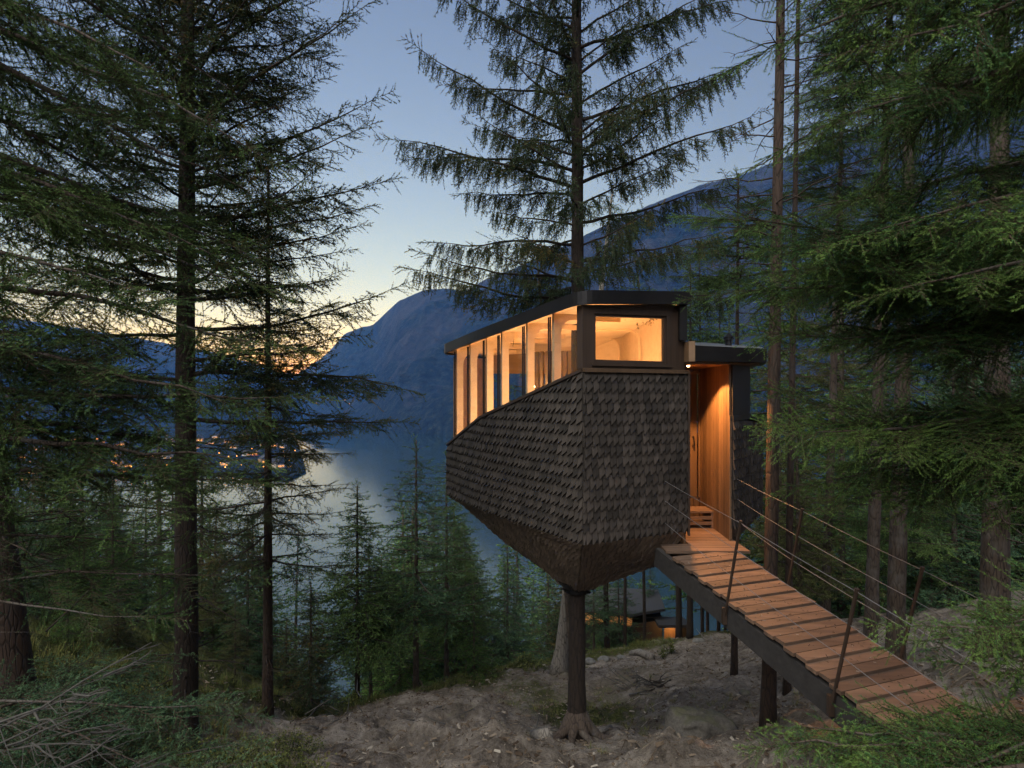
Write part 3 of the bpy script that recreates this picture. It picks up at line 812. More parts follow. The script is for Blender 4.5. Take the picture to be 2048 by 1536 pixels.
# metal corner trims of the recess
b = MB(); b.box((2.645, 8.605, (FOLD + .3) / 2 - .03), (.03, .05, .3 - FOLD + .06)); cpart(b, "corner_trim", M['frame'])
b = MB(); b.box((3.34, 8.785, -1.30), (.04, .022, 1.90), None, .9); cpart(b, "corner_trim", M['board'])
lx2, ly2, lz2 = 2.76, 9.0, zf0 - .04
b = MB(); b.tube([(lx2, ly2, lz2 + .01), (lx2, ly2, lz2 - .012)], [.022, .02], 16); cpart(b, "downlight", M['bulb'])
light("downlight_lamp", 'SPOT', (lx2, ly2, lz2 - .03), 33.0, (1.0, .42, .115), .03, target=(2.98, 8.80, -2.6), spot_size=math.radians(124), spot_blend=.2)
# landing inside the recess
b = MB(); c0 = A3((2.55, 8.35)); 
for k in range(11):
    y0 = 8.20 + k * .2
    xl = 2.20 if y0 < 8.5 else 2.64
    b.box(((xl + 3.40) / 2, y0 + .095 , -2.28), (3.40 - xl, .19, .035), None, rs.random())
cpart(b, "landing", M['deck'])

# step stool at the door
ST = empty("step_stool", "small slatted wooden step in front of the treehouse door", "step", loc=(3.0, 9.85, -2.262))
b = MB()
for k in range(3): b.box((0, -.2 + k * .14, .27), (.72, .135, .03), None, rs.random())
b.build("step_top", M['deck'], ST)
for s in (-1, 1):
    b = MB(); b.box((s * .34, -.06, .128), (.035, .40, .255), None, .6); b.build("side_board", M['deck'], ST)
b = MB(); b.box((0, -.25, .17), (.64, .03, .05), None, .4); b.box((0, -.25, .08), (.64, .03, .05), None, .2); b.build("rail", M['deck'], ST)

# ------------------------------------------------------------------ footbridge
BR = empty("footbridge", "narrow wooden footbridge with wire railings sloping down from the treehouse door to the hillside", "footbridge", loc=(2.85, 7.6, -2.4))
bo = A3([-2.85, -7.6, 2.4])
def bpart(b, name, mat, **kw):
    o = b.build(name, mat, BR, **kw); o.location = tuple(bo); return o
d2 = A3([.325, -.9457]); p2 = A3([.9457, .325])          # downhill and across
L0 = A3([2.24, 7.98]); BW = 1.02; RUN = .287; SL = .2
def bpt(s, a, z=0.0): q = L0 + d2 * s + p2 * a; return A3([q[0], q[1], -2.275 - SL * s + z])
NS = 12
b = MB()
for k in range(NS):
    for h in range(2):
        s = (k + h * .5) * RUN; zz = -2.275 - SL * (k * RUN)
        a0 = -.012 * rs.random() - (.028 if h == 0 else .0); a1 = BW + .02 * rs.random()
        q = [L0 + d2 * (s + .004) + p2 * a0, L0 + d2 * (s + .004) + p2 * a1, L0 + d2 * (s + RUN * .5 - .006) + p2 * a1, L0 + d2 * (s + RUN * .5 - .006) + p2 * a0]
        dz = .55 * SL * RUN * .5; zb_, zf_ = zz - h * dz - (.002 if h else 0), zz - (h + 1) * dz
        b.prism([tuple(k_) for k_ in q[::-1]], [zf_ - .038, zf_ - .038, zb_ - .038, zb_ - .038], [zf_, zf_, zb_, zb_], rs.random())
deck = bpart(b, "deck", M['deck'])
for a in (.03, BW - .03):
    b = MB(); e = NS * RUN + .12
    b.beam(bpt(-.45, a, -.215), bpt(e, a, -.215), .075, .27)
    bpart(b, "beam", M['beam'])
b = MB()
for k in range(NS):
    zt_k = -2.275 - SL * k * RUN; q = [L0 + d2 * ((k + .955) * RUN) + p2 * a for a in (.0, BW)] + [L0 + d2 * ((k + .995) * RUN) + p2 * a for a in (BW, .0)]
    b.prism([tuple(k_) for k_ in q], zt_k - .105, zt_k - .55 * SL * RUN - .039)
bpart(b, "step_riser", M['beam'])
slope_up = A3([d2[0] * .22, d2[1] * .22, .975])
def post(s, a, hgt=1.03):
    base = bpt(s, a, -.26); topp = base + slope_up * (hgt + .24)
    b = MB(); b.beam(base, topp, .024, .024, up=(d2[0], d2[1], 0)); b.box(base + A3([0, 0, .06]), (.05, .05, .20)); b.tube([topp - slope_up * .01, topp + slope_up * .03], .02, 8)
    bpart(b, "railing_post", M['frame']); return topp
tl1 = post(1.09, -.035); tl2 = post(2.60, -.035)
tr1 = post(.92, BW + .035); tr2 = post(2.42, BW + .035)
def cable(pts):
    b = MB(); P_ = []
    for i in range(len(pts) - 1):
        for t in np.linspace(0, 1, 8, endpoint=(i == len(pts) - 2)):
            p = A3(pts[i]) * (1 - t) + A3(pts[i + 1]) * t; p = p - A3([0, 0, .04 * t * (1 - t)]); P_.append(p)
    b.tube(P_, .0038, 5); bpart(b, "railing_cable", M['steel'])
wl = [A3(P(1330, v, 8.33)) for v in (962, 1002, 1046)]
wr = [A3(P(1474, v, 8.78)) for v in (958, 998, 1041)]
tl3 = post(4.2, -.035); tr3 = post(4.2, BW + .035)
for i, f in enumerate((0, .34, .68)):
    dn = slope_up * (-f * 1.0)
    cable([wl[i], tl1 + dn, tl2 + dn, tl3 + dn])
    cable([wr[i], tr1 + dn, tr2 + dn, tr3 + dn])
# ------------------------------------------------------------------ spruces
# level of detail: spacing of side shoots, needles per metre, needle length, needle width
LOD = {0: (.034, 260, .018, .0042), 1: (.062, 150, .026, .0095), 2: (.08, 78, .046, .020), 3: (.15, 22, .10, .050), 4: (.30, 8, .24, .12)}
def needles_on(p, q, lod, rs, tone, dens=1.0, flat=.35):
    """needles round the shoot p->q: returns (3n,3) verts"""
    _, per, nl, nw = LOD[lod]
    d = q - p; L = np.linalg.norm(d); d = d / (L + 1e-9)
    n = max(3, int(L * per * dens))
    t = rs.random(n); t[0] = .98
    a = rs.random(n) * 2 * np.pi
    s = np.cross(d, [0, 0, 1.0]); s /= np.linalg.norm(s) + 1e-9; u = np.cross(s, d)
    rad = np.cos(a)[:, None] * s + (np.sin(a) * (1 - flat))[:, None] * u
    fw = .75 + .3 * rs.random(n)
    dr = d * fw[:, None] + rad; dr /= np.linalg.norm(dr, axis=1)[:, None]
    dr[0] = d
    b = p + d * (L * t)[:, None]
    ln = nl * (.7 + .6 * rs.random(n))[:, None]
    w = np.cross(dr, rs.normal(size=(n, 3))); w /= np.linalg.norm(w, axis=1)[:, None] + 1e-9
    v = np.stack([b - w * nw / 2, b + w * nw / 2, b + dr * ln], 1).reshape(-1, 3)
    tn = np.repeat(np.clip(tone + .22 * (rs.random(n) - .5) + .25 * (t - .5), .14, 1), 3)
    return v, tn
def stem(p, q, r0, r1):
    d = q - p; s = np.cross(d, [0, 0, 1.0]); s /= np.linalg.norm(s) + 1e-9; u = np.cross(s, d); u /= np.linalg.norm(u) + 1e-9
    v = [p + s * r0, p - s * r0 * .5 + u * r0 * .8, q, p - s * r0 * .5 - u * r0 * .8]
    return np.array([v[0], v[1], v[2], v[1], v[3], v[2], v[3], v[0], v[2]])
_fr = {}
def frond(L, lod, kind='flat', var=0):
    """a lateral spray lying along +X (side shoots in the XY plane), as loose triangles"""
    key = (L, lod, kind, var)
    if key in _fr: return _fr[key]
    rs = np.random.default_rng(int(L * 1000) + lod * 77 + var * 13 + (500 if kind == 'hang' else 0))
    ds = LOD[lod][0]; V, T = [], []
    def put(p, q, tone, dens=1.0):
        v, t = needles_on(p, q, lod, rs, tone, dens); V.append(v); T.append(t)
        sv = stem(p, q, .0035 if lod < 2 else .006, .001); V.append(sv); T.append(np.zeros(9))
    K = 4; pts = [np.array([L * k / K, 0.02 * L * rs.normal(), -.10 * L * (k / K) ** 2 + .015 * L * rs.normal()]) for k in range(K + 1)]
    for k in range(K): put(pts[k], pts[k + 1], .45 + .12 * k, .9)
    x = ds * .7; sd = 1
    if L > ds * 1.6:
        while x < L * .97:
            t = x / L; sl = (.55 + .75 * rs.random()) * min(.45 * L, (1 - t) * .62 * L * (.5 + min(t * 3, .5)) + .04 + ds * .5)
            if kind == 'hang': sl *= .28
            c = np.array([np.interp(x, [p[0] for p in pts], [p[j] for p in pts]) for j in range(3)])
            an = np.radians(50 + 14 * rs.normal())
            d = np.array([np.cos(an), sd * np.sin(an), -.18 + .28 * rs.normal()]) * sl * (.75 + .5 * rs.random())
            if rs.random() > .14: put(c, c + d, .55 + .35 * rs.random())
            sd = -sd; x += ds * .5 * (.7 + .6 * rs.random())
    r = (np.concatenate(V).astype(np.float32), np.concatenate(T).astype(np.float32)); _fr[key] = r
    return r
SIZES = [.10, .18, .28, .40, .55, .75, 1.0]
class Crown:
    def __init__(self): self.V = []; self.T = []
    def put(self, L, lod, kind, pos, d, up, rs, dt=0.0):
        k = min(range(len(SIZES)), key=lambda i: abs(SIZES[i] - L)); S = SIZES[k]
        v, t = frond(S, lod, kind, int(rs.integers(3)))
        d = d / (np.linalg.norm(d) + 1e-9); y = np.cross(up, d); ny = np.linalg.norm(y)
        if ny < 1e-4: y = np.array([0, 1.0, 0]); ny = 1
        y /= ny; z = np.cross(d, y)
        a = rs.normal() * .5; y, z = y * np.cos(a) + z * np.sin(a), z * np.cos(a) - y * np.sin(a)
        Mx = np.stack([d, y, z]) * (L / S)
        self.V.append((v @ Mx + pos).astype(np.float32)); self.T.append(np.where(t > 0, np.clip(t + dt, .13, 1), t))
    def build(self, name, mat, parent):
        b = MB(); v = np.concatenate(self.V); t = np.concatenate(self.T).astype(np.float32)
        b.v = [v]; b.t = [t]; b.f = [np.arange(len(v), dtype=np.int32).reshape(-1, 3)]; b.m = [np.zeros(len(v) // 3, np.int32)]; b.n = len(v)
        return b.build(name, mat, parent)

def branch(cr, wd, rs, base, az, L, slope=0.0, curve=0.0, lod=1, style='flat', dens=1.0, r0=None, t0=.15, tone=0.0, wide=1.0, bare=0.0, sag=0.0):
    base = np.asarray(base, float)
    o = np.array([math.cos(az), math.sin(az), 0.0]); sd = np.array([-o[1], o[0], 0.0]); up = np.array([0, 0, 1.0])
    K = 9; t = np.linspace(0, 1, K + 1)
    wob = np.cumsum(rs.normal(size=K + 1)) * .012 * L; wob2 = np.cumsum(rs.normal(size=K + 1)) * .010 * L
    pts = base + o * (L * t)[:, None] * .97 + up * (L * (slope * t + curve * t * t - sag * np.sin(np.pi * t)))[:, None] + sd * wob[:, None] + up * wob2[:, None]
    r0 = r0 or (.006 + .0085 * L)
    wd.tube(pts, r0 * (1 - t) ** .8 + .0025, 5 if lod < 2 else 3, cap=False)
    if dens <= 0: return pts
    at = lambda q: np.array([np.interp(q, t, pts[:, j]) for j in range(3)])
    tang = lambda q: (at(min(1, q + .05)) - at(max(0, q - .05)))
    sp = {0: .058, 1: .075, 2: .15, 3: .28, 4: .6}[lod] / max(.3, dens)
    x = L * t0; s = 1
    btone = tone + .20 * rs.normal() * .5
    gap = 0.0
    while x < L:
        q = x / L
        ll = (.40 * L * (1 - q) ** .7 * (.5 + .5 * min(1, q / .35)) + .05) * wide
        ll = min(ll, 1.0) * (.45 + .75 * rs.random()) * (1.45 if rs.random() < .14 else 1)
        p = at(q); tg = tang(q); tg /= np.linalg.norm(tg) + 1e-9
        x += sp * (.4 + 1.2 * rs.random()); s = -s if rs.random() < .8 else s
        if rs.random() < .035: x += .10 + .12 * rs.random()      # a bald stretch
        if rs.random() < bare: continue
        an = math.radians(54 + 13 * rs.normal())
        if style == 'flat':
            d = tg * math.cos(an) + sd * s * math.sin(an) + up * (-.16 + .26 * rs.normal())
            cr.put(ll, lod, 'flat', p, d, up, rs, btone + .13 * rs.normal())
        else:   # pendulous comb: side limbs that droop and carry hanging twigs
            d = tg * math.cos(an) + sd * s * math.sin(an) + up * (-.30 - .4 * rs.random())
            l2 = ll * .75
            cr.put(l2, lod, 'flat', p, d, up, rs, btone)
            dn = d / np.linalg.norm(d)
            for k in range(4 if lod < 2 else 2):
                f = rs.random(); hl = (.10 + .30 * rs.random()) * min(1, .45 + L * .3)
                hd = np.array([rs.normal() * .16, rs.normal() * .16, -1.0]) + tg * .25
                cr.put(hl, lod, 'hang', p + dn * l2 * f * .9, hd, sd, rs, btone - .12)
            hl = (.10 + .26 * rs.random() * (1 - .4 * q)) * min(1, .5 + L * .3)
            cr.put(hl, lod, 'hang', at(min(1, q + .02)), np.array([rs.normal() * .14, rs.normal() * .14, -1.0]) + tg * .2, sd, rs, btone - .1)
    cr.put(max(.12, .16 * L), lod, 'flat', at(.97), tang(.97), up, rs, btone + .1)
    return pts
def trunk_mesh(wd, rs, H, r, lean=(0, 0), k=12, flare=1.35, z0=0.0, stubs=0, top=.02):
    n = max(8, int(H / .45)); z = np.linspace(0, 1, n) ** 1.05
    rad = r * (1 - z) ** .85 * (1 + (flare - 1) * np.exp(-z * H / .4)) + top
    p = np.stack([lean[0] * z + .05 * r * np.cumsum(rs.normal(size=n)) / 2, lean[1] * z + .05 * r * np.cumsum(rs.normal(size=n)) / 2, z0 + z * H], 1)
    p[0, :2] = 0
    wd.tube(p, rad, k, rough=.09, rs=rs)
    for i in range(stubs):
        zz = rs.random() * .75 * H + .4; a = rs.random() * 6.28; c = np.array([np.interp(zz / H, z, p[:, j]) for j in range(3)]); rr = np.interp(zz / H, z, rad)
        d = np.array([math.cos(a), math.sin(a), .1 * rs.normal()])
        wd.tube([c + d * rr * .8, c + d * (rr + .03 + .12 * rs.random() ** 2)], [.012, .006], 5)
    return lambda zz: np.array([np.interp((zz - z0) / H, z, p[:, j]) for j in range(3)])
def dead_limb(wd, rs, base, az, L, slope=-.1, r=.012, twigs=6, lod=1):
    o = np.array([math.cos(az), math.sin(az), 0]); t = np.linspace(0, 1, 7)
    w = np.cumsum(rs.normal(size=(7, 3)), 0) * .02 * L
    p = np.asarray(base) + o * (L * t)[:, None] + np.array([0, 0, 1.0]) * (L * (slope * t + .15 * rs.normal() * t * t))[:, None] + w
    wd.tube(p, r * (1 - t) + .0022, 4, cap=False)
    for k in range(twigs):
        q = .25 + .7 * rs.random(); b = np.array([np.interp(q, t, p[:, j]) for j in range(3)])
        a2 = az + (1 if rs.random() < .5 else -1) * (.5 + .6 * rs.random()); l2 = L * (.15 + .3 * rs.random()) * (1.1 - q * .6)
        e = b + np.array([math.cos(a2), math.sin(a2), .25 * rs.normal() - .1]) * l2
        m_ = (b + e) / 2 + rs.normal(size=3) * .05 * l2
        wd.tube([b, m_, e], [r * .4, r * .28, .0018], 3, cap=False)

def spruce(name, label, cat, x, y, H, r, seed, lod, z_lo, Lfun, slope_fun, group=None, mat='needle', bark='bark', style='flat', dens=1.0, whorl=.45, nper=5, explicit=(), dead=None, lean=(0, 0), sink=.12, stubs=8, az_ok=None, curve=0.0, bare=0.0, tone=0.0, base=None, flare=1.35, wide=1.0, part_branches=False):
    rs = np.random.default_rng(seed)
    gz = gz1(x, y) - sink if base is None else base
    root = empty(name, label, cat, group, (x, y, gz))
    wd = MB(); cr = Crown()
    ax = trunk_mesh(wd, rs, H, r, lean, 14 if lod < 2 else 8, flare, 0.0, stubs)
    z = z_lo
    while z < H - .25:
        n = nper if rs.random() > .3 else nper - 1
        a0 = rs.random() * 6.28
        for k in range(n):
            a = a0 + k * 2 * math.pi / n + rs.normal() * .22
            zz = z + rs.normal() * whorl * .22
            if zz > H - .15: continue
            if az_ok is not None and not az_ok(a % (2 * math.pi), zz + gz): continue
            L = Lfun(zz, H) * (.78 + .4 * rs.random())
            branch(cr, wd, rs, ax(zz), a, L, slope_fun(zz, H) + .07 * rs.normal(), curve, lod, style, dens, bare=bare, tone=tone, wide=wide)
        z += whorl * (.8 + .4 * rs.random()) * (1 if z < H * .75 else .7)
    # leader
    cr.put(min(.75, .07 * H + .2), lod, 'flat', ax(H - min(.6, .07 * H)), np.array([lean[0] / H, lean[1] / H, 1.0]), np.array([1.0, 0, 0]), rs, .1)
    for e in explicit:
        e = dict(e); zw = e.pop('z') - gz
        if e.get('dens', 1) < .6: e.setdefault('r0', .013)
        branch(cr, wd, rs, ax(zw), e.pop('az'), e.pop('L'), lod=e.pop('lod', lod), style=e.pop('style', style), **e)
    if dead:
        for (zl, zh, n, La, Lb, sl) in dead:
            for k in range(n):
                zz = zl + (zh - zl) * rs.random() - gz; a = rs.random() * 6.28
                if zz > 0: dead_limb(wd, rs, ax(zz), a, La + (Lb - La) * rs.random(), sl + .15 * rs.normal(), twigs=int(4 + 6 * rs.random()))
    wd.build("trunk", M[bark], root, smooth=True)
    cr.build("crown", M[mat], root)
    return root

AZ = math.radians
# --- the spruce that carries the treehouse (pendulous, branches lifting outwards)
ex3 = []
for (z, az, L, sl, cv) in (
        (1.62, 178, 2.9, .05, .10), (1.85, 200, 2.6, .10, .05), (2.5, 172, 2.5, .04, -.02), (3.45, 185, 3.1, .22, -.02), (3.75, 165, 3.0, .18, .0),
        (4.35, 182, 2.75, .48, .05), (5.0, 175, 2.2, .25, -.1), (5.6, 188, 2.35, .45, 0), (6.2, 178, 1.9, .42, 0), (6.75, 183, 2.0, .35, .05),
        (1.7, 5, 2.8, .02, .0), (2.2, -12, 2.3, .12, .08), (2.9, 8, 2.6, .22, .05), (3.5, 0, 3.0, .28, .08), (4.1, -8, 2.7, .45, 0), (4.6, 10, 2.9, .38, 0), (5.3, -4, 2.3, .5, 0), (5.8, 6, 2.7, .35, .02), (6.6, -6, 2.1, .5, 0), (6.9, 8, 2.3, .42, 0)):
    ex3.append(dict(z=z, az=AZ(az), L=L, slope=sl, curve=cv, wide=1.0, t0=.15))
    ex3.append(dict(z=z + .28, az=AZ(az + (22 if az > 90 else -24)), L=L * .6, slope=sl * .8 + .1, curve=cv, wide=1.0, t0=.15))
CARRIER = spruce("spruce_tree", "tall straight spruce with drooping twigs, its trunk rising through the treehouse roof", "tree", TRX, TRY, 21.0, .132, 31, 1, 8.0,
    lambda z, H: .5 + 2.3 * max(0, 1 - z / H) ** .8 if z < 17 else .3 + .35 * (H - z), lambda z, H: .12 + .025 * (z - 6), mat='needle_dark', bark='bark_dark', style='hang', whorl=.72, nper=4,
    explicit=ex3, az_ok=lambda a, z: z > 1.7 and (z > 7.2 or min(abs(a), abs(a - math.pi), abs(a - 2 * math.pi)) > .45), sink=.15, stubs=14, flare=1.5, dens=1.0)

# --- big spruce in front on the left
ex1 = []
for (z, az, L, sl, cv) in ((.25, 6, 3.1, .05, -.05), (.45, -8, 2.6, .0, .06), (-.35, 4, 3.0, -.02, .0), (.95, 10, 3.0, .06, .22), (1.3, -5, 2.2, .05, .1), (1.75, 8, 2.2, .02, .12),
        (2.1, 0, 2.5, .10, .10), (2.5, 12, 2.8, .10, .20), (2.9, -6, 2.6, .16, .15), (3.3, 5, 2.7, .22, .18), (3.75, -10, 2.5, .30, .2), (4.1, 6, 2.6, .42, .2), (4.6, 0, 2.5, .55, .15), (5.1, 10, 1.9, .6, .1), (5.5, -5, 1.7, .7, .1),
        (.15, 175, 2.4, 0, 0), (.8, 190, 2.6, .03, 0), (1.6, 170, 2.6, .05, .05), (2.4, 185, 2.6, .1, .1), (3.2, 178, 2.5, .2, .1)):
    ex1.append(dict(z=z, az=AZ(az), L=L, slope=sl, curve=cv, dens=1.05))
spruce("spruce_tree", "tall dark spruce with long upturned branches, between the fjord view and the dense fir branches", "tree", -4.66, 8.2, 17.5, .145, 12, 1, 6.7,
    lambda z, H: .4 + 2.2 * max(0, 1 - (z - 5) / (H - 4)) ** .9, lambda z, H: .02 + .045 * (z - 5), mat='needle_dark', bark='bark_dark', whorl=.42, nper=6, explicit=ex1,
    dead=[(-4.6, -.4, 26, .35, 1.5, -.15)], stubs=20, curve=.12)

# --- thin spruce right behind it
spruce("spruce_tree", "slender bare-stemmed spruce standing behind the tall dark one, its tip below the skyline", "tree", -4.93, 11.6, 11.2, .085, 13, 1, 3.3,
    lambda z, H: .25 + 1.45 * min(1, (H - z) / 5.5), lambda z, H: -.12 + .02 * (z - 3), mat='needle_dark', bark='bark_red', whorl=.42, nper=5, dead=[(-6.5, -3.4, 12, .3, 1.0, -.2)], stubs=14, curve=.06, dens=.9)
# ------------------------------------------------------------------ near trees whose branches reach into view, left and right
def near(name, label, x, y, H, r, seed, brs, mat, lod=0, style='flat', top_lo=None, dead=None, dens=1.0, lean=(0, 0), bark='bark', thin=False, **kw):
    ex = []
    for e in brs:
        z, az, L, sl = e[:4]; d = dict(z=z, az=AZ(az), L=L, slope=sl, curve=e[4] if len(e) > 4 else -.05)
        d.update(e[5] if len(e) > 5 else {}); d.setdefault('dens', dens); ex.append(d)
        if thin: d['r0'] = .009
    return spruce(name, label, "tree", x, y, H, r, seed, 1, top_lo if top_lo else H * .6, lambda z, H_: .4 + 1.9 * max(0, (H_ - z) / H_), lambda z, H_: -.05, mat=mat, bark=bark,
                  explicit=[dict(d, lod=d.get('lod', lod)) for d in ex], dead=dead, lean=lean, whorl=.5, nper=5, **kw)
wide = dict(wide=1.2, dens=1.25)
near("fir_tree", "green fir just outside the view, its soft branches hanging over the upper right corner", 4.75, 3.2, 11, .14, 41, [
    (3.3, 178, 3.0, -.20), (2.95, 170, 3.2, -.22), (2.6, 186, 2.9, -.22), (2.3, 165, 3.0, -.14), (1.8, 192, 2.5, -.30), (1.55, 172, 2.6, -.14),
    (4.1, 182, 2.8, -.28), (1.1, 168, 2.4, -.16), 
    (-.95, 186, 2.2, -.08, -.02), (-1.12, 172, 2.3, -.06), (-1.3, 164, 2.2, -.10), (-1.2, 194, 1.9, -.12)], 'needle_lush', top_lo=6.5)
near("spruce_tree", "spruce with wide shelves of fresh green branches reaching left over the entrance roof", 6.6, 5.5, 13, .16, 43, [
    (1.42, 187, 4.9, -.055, .01, wide), (1.2, 181, 4.6, -.06, 0, wide), (1.3, 193, 4.3, -.05, -.02, wide), (.95, 184, 4.2, -.05, -.03, dict(dens=.8)), (.8, 176, 3.8, -.03, 0, dict(dens=.6)),
    (.05, 182, 3.9, -.08), (-.15, 187, 4.2, -.06, -.02, wide), (-.4, 174, 3.7, -.08, 0, dict(dens=.8)), (-.6, 181, 3.5, -.1, -.02, dict(dens=.7)),
    (1.9, 180, 3.9, -.06), (2.4, 170, 3.8, -.05), (3.0, 185, 3.6, -.05), (3.5, 175, 3.4, -.02)], 'needle_lush', lod=0, top_lo=7, dead=[(-2.4, -.6, 10, .6, 1.9, -.1)])
near("spruce_tree", "young spruce growing low beside the foot of the bridge, branches spilling across its end", 3.85, 3.35, 1.7, .05, 44, [
    (-1.95, 176, 1.5, -.2), (-2.1, 165, 1.9, -.1), (-2.1, 186, 2.2, -.06), (-2.2, 156, 2.0, -.05), (-2.25, 175, 2.3, -.05), (-2.3, 192, 2.2, -.05), (-2.35, 166, 2.2, -.02), (-2.4, 182, 2.4, 0),
    (-2.5, 172, 2.0, .02), (-2.1, 135, 1.3, -.12)], 'needle_lush', top_lo=1.0)
near("spruce_tree", "shaggy spruce at the frame's left side with dark green branches drooping towards the right", -4.9, 4.1, 12, .15, 45, [
    (5.0, 20, 3.0, -.42), (4.3, -4, 3.0, -.38), (3.1, 4, 3.1, -.36), (2.3, 20, 3.0, -.3), (4.6, 8, 2.9, -.40), (3.9, 22, 2.7, -.36), (3.4, -6, 2.6, -.40), (2.9, 12, 2.9, -.34), (2.5, 30, 2.4, -.3), (2.1, 2, 2.7, -.30), (1.75, 16, 2.9, -.24), (1.3, -8, 2.4, -.24), (1.0, 10, 3.1, -.17),
    (.62, 24, 2.5, -.14), (.4, 4, 2.9, -.12), (.1, 12, 3.2, -.07, .02), (-.1, 24, 2.6, -.08), (-.3, 4, 2.9, -.09, -.03, dict(dens=.65)), (-.5, 16, 2.8, -.08, -.03, dict(dens=.65)),
    (-.6, 14, 2.5, -.12, -.05, dict(dens=.4, bare=.35)), (-.95, 24, 2.3, -.08, -.05, dict(dens=.3, bare=.4)), (-1.25, 6, 2.3, -.1, -.05, dict(dens=.35, bare=.35)), (-1.45, 18, 2.7, -.02, -.05, dict(dens=.45, bare=.2))], 'needle', top_lo=6.5, dens=.72,
    dead=[(-1.8, .3, 18, .8, 2.2, -.15)])
near("spruce_tree", "low bushy spruce in the bottom corner beneath the grey dead twigs", -3.75, 3.9, 1.5, .04, 46, [
    (-2.05, 10, 1.6, -.1), (-2.15, -12, 1.5, -.1), (-2.3, 20, 1.8, -.06), (-2.4, 2, 1.9, -.04), (-2.5, 35, 1.7, 0), (-2.55, -20, 1.6, -.02), (-2.6, 12, 1.8, 0), (-2.2, 60, 1.5, -.05), (-2.3, 90, 1.4, -.05), (-2.5, 75, 1.5, 0)], 'needle_blue', top_lo=.9, thin=True)

# leaning old trunk at the left
spruce("spruce_tree", "thick old trunk with scaly grey-brown bark leaning left at the picture's edge", "tree", -6.05, 7.0, 17, .19, 47, 1, 7.5, lambda z, H: .5 + 2.2 * max(0, (H - z) / H), lambda z, H: -.05,
       mat='needle', bark='bark_red', whorl=.5, nper=5, dead=[(-3.0, .8, 30, .5, 2.0, -.18)], lean=(-1.9, .2), stubs=10, flare=1.2)

# ----- the stems on the right
def stem_tree(label, x, y, H, r, seed, lo, lean=(0, 0), bark='bark', dead=None, dens=1.0, L=1.9, mat='needle', lod=1, flare=1.3, whorl=.55):
    return spruce("spruce_tree", label, "tree", x, y, H, r, seed, lod, lo, lambda z, H_: .3 + L * min(1, (H_ - z) / (H_ - lo + .1) + .15), lambda z, H_: -.06 + .03 * (z - lo) / 3,
                  mat=mat, bark=bark, dead=dead, lean=lean, stubs=18, flare=flare, whorl=whorl, nper=5, dens=dens, curve=.05)
stem_tree("straight stem with bare dead twigs, orange in the lamplight beside the entrance", 3.75, 8.42, 18, .085, 51, 14.2, (.36, .1), 'bark_red', [(1.2, 8.5, 46, .5, 1.6, .12), (-4.5, .5, 6, .1, .3, 0)])
stem_tree("thinner stem close behind the lamplit one", 5.45, 11.4, 18, .055, 52, 15.5, (.3, 0), 'bark_red', [(0, 7, 14, .3, .9, 0)])
stem_tree("slim grey stem left of two pale trunks behind the bridge railing", 8.7, 16, 18, .11, 53, 12, (.6, 0), 'bark', [(-2, 4, 24, .5, 1.6, -.1)])
stem_tree("pale trunk, slimmer of the pair standing side by side behind the railing", 7.66, 12.3, 19, .112, 54, 12.2, (.55, 0), 'bark', [(-1, 5, 30, .5, 1.8, -.1)])
stem_tree("pale trunk, stouter of the pair standing side by side behind the railing", 7.13, 10.7, 19, .138, 55, 12.6, (.45, 0), 'bark', [(-1, 5, 30, .5, 1.8, -.1)])
stem_tree("stout grey trunk with a flared foot near the lower end of the bridge cables", 7.2, 8.6, 17, .165, 56, 10.5, (.2, 0), 'bark', [(-2.2, 3, 40, .6, 2.2, -.12)], flare=1.6)
stem_tree("thin stem rooted in the bare soil under the bridge", 5.25, 13.6, 12, .06, 57, 9.5, (.1, 0), 'bark_red', [(-4, 3, 16, .2, .6, 0)])
stem_tree("old grey stem leaning right, just behind the trunk that carries the treehouse", 1.45, 17.6, 15, .20, 59, 14, (1.6, 0), 'bark_grey', None, flare=1.7, L=.6)
stem_tree("tall olive-crowned spruce rising right of the lamplit stem, beyond the clearing", 12.6, 22, 17.5, .13, 60, 8.5, (0, 0), 'bark', [(-2, 1, 16, .5, 1.5, -.1)], L=2.2, mat='needle_olive', lod=2, whorl=.6)
stem_tree("bushy spruce top showing just above the left edge of the roof", 1.83, 16.5, 12.6, .09, 61, 5.5, (-1.15, 0), 'bark', None, L=1.9, mat='needle', lod=2)

# ----- prototypes for the trees farther down and back
def proto(H, lo, L, seed, lod, mat, label, slope=-.12, whorl=.4, dead=None, nper=6, dens=1.0, bark='bark', r=None):
    return dict(H=H, a=(lo, L, seed, lod, mat, slope, whorl, dead, nper, dens, bark, r), root=None)
PROTO = {
 'young':  proto(5.5, .5, 1.35, 71, 2, 'needle_lush', '', -.16, .26, None, 6),
 'dense':  proto(5.0, .2, 1.25, 72, 2, 'needle_dark', '', -.22, .22, None, 7, 1.1),
 'stemmy': proto(7.5, 2.0, 2.1, 73, 2, 'needle', '', -.14, .24, 8, 7, 1.0, 'bark_dark'),
 'airy':   proto(8.0, 2.4, 2.1, 74, 2, 'needle_blue', '', -.08, .36, 10, 5, .9),
 'tall':   proto(12, 3.6, 2.8, 75, 2, 'needle', '', -.10, .42, 10, 5),
 'olive':  proto(9.0, 2.0, 2.1, 76, 2, 'needle_olive', '', -.10, .40, 8, 5),
 'lush':   proto(8.0, .6, 2.3, 77, 2, 'needle_blue', '', -.14, .36, None, 6),
 'far':    proto(10, 1.0, 2.3, 78, 3, 'needle', '', -.14, .5, None, 6),
 'far2':   proto(12, 1.5, 2.6, 79, 3, 'needle_blue', '', -.12, .55, None, 6),
}
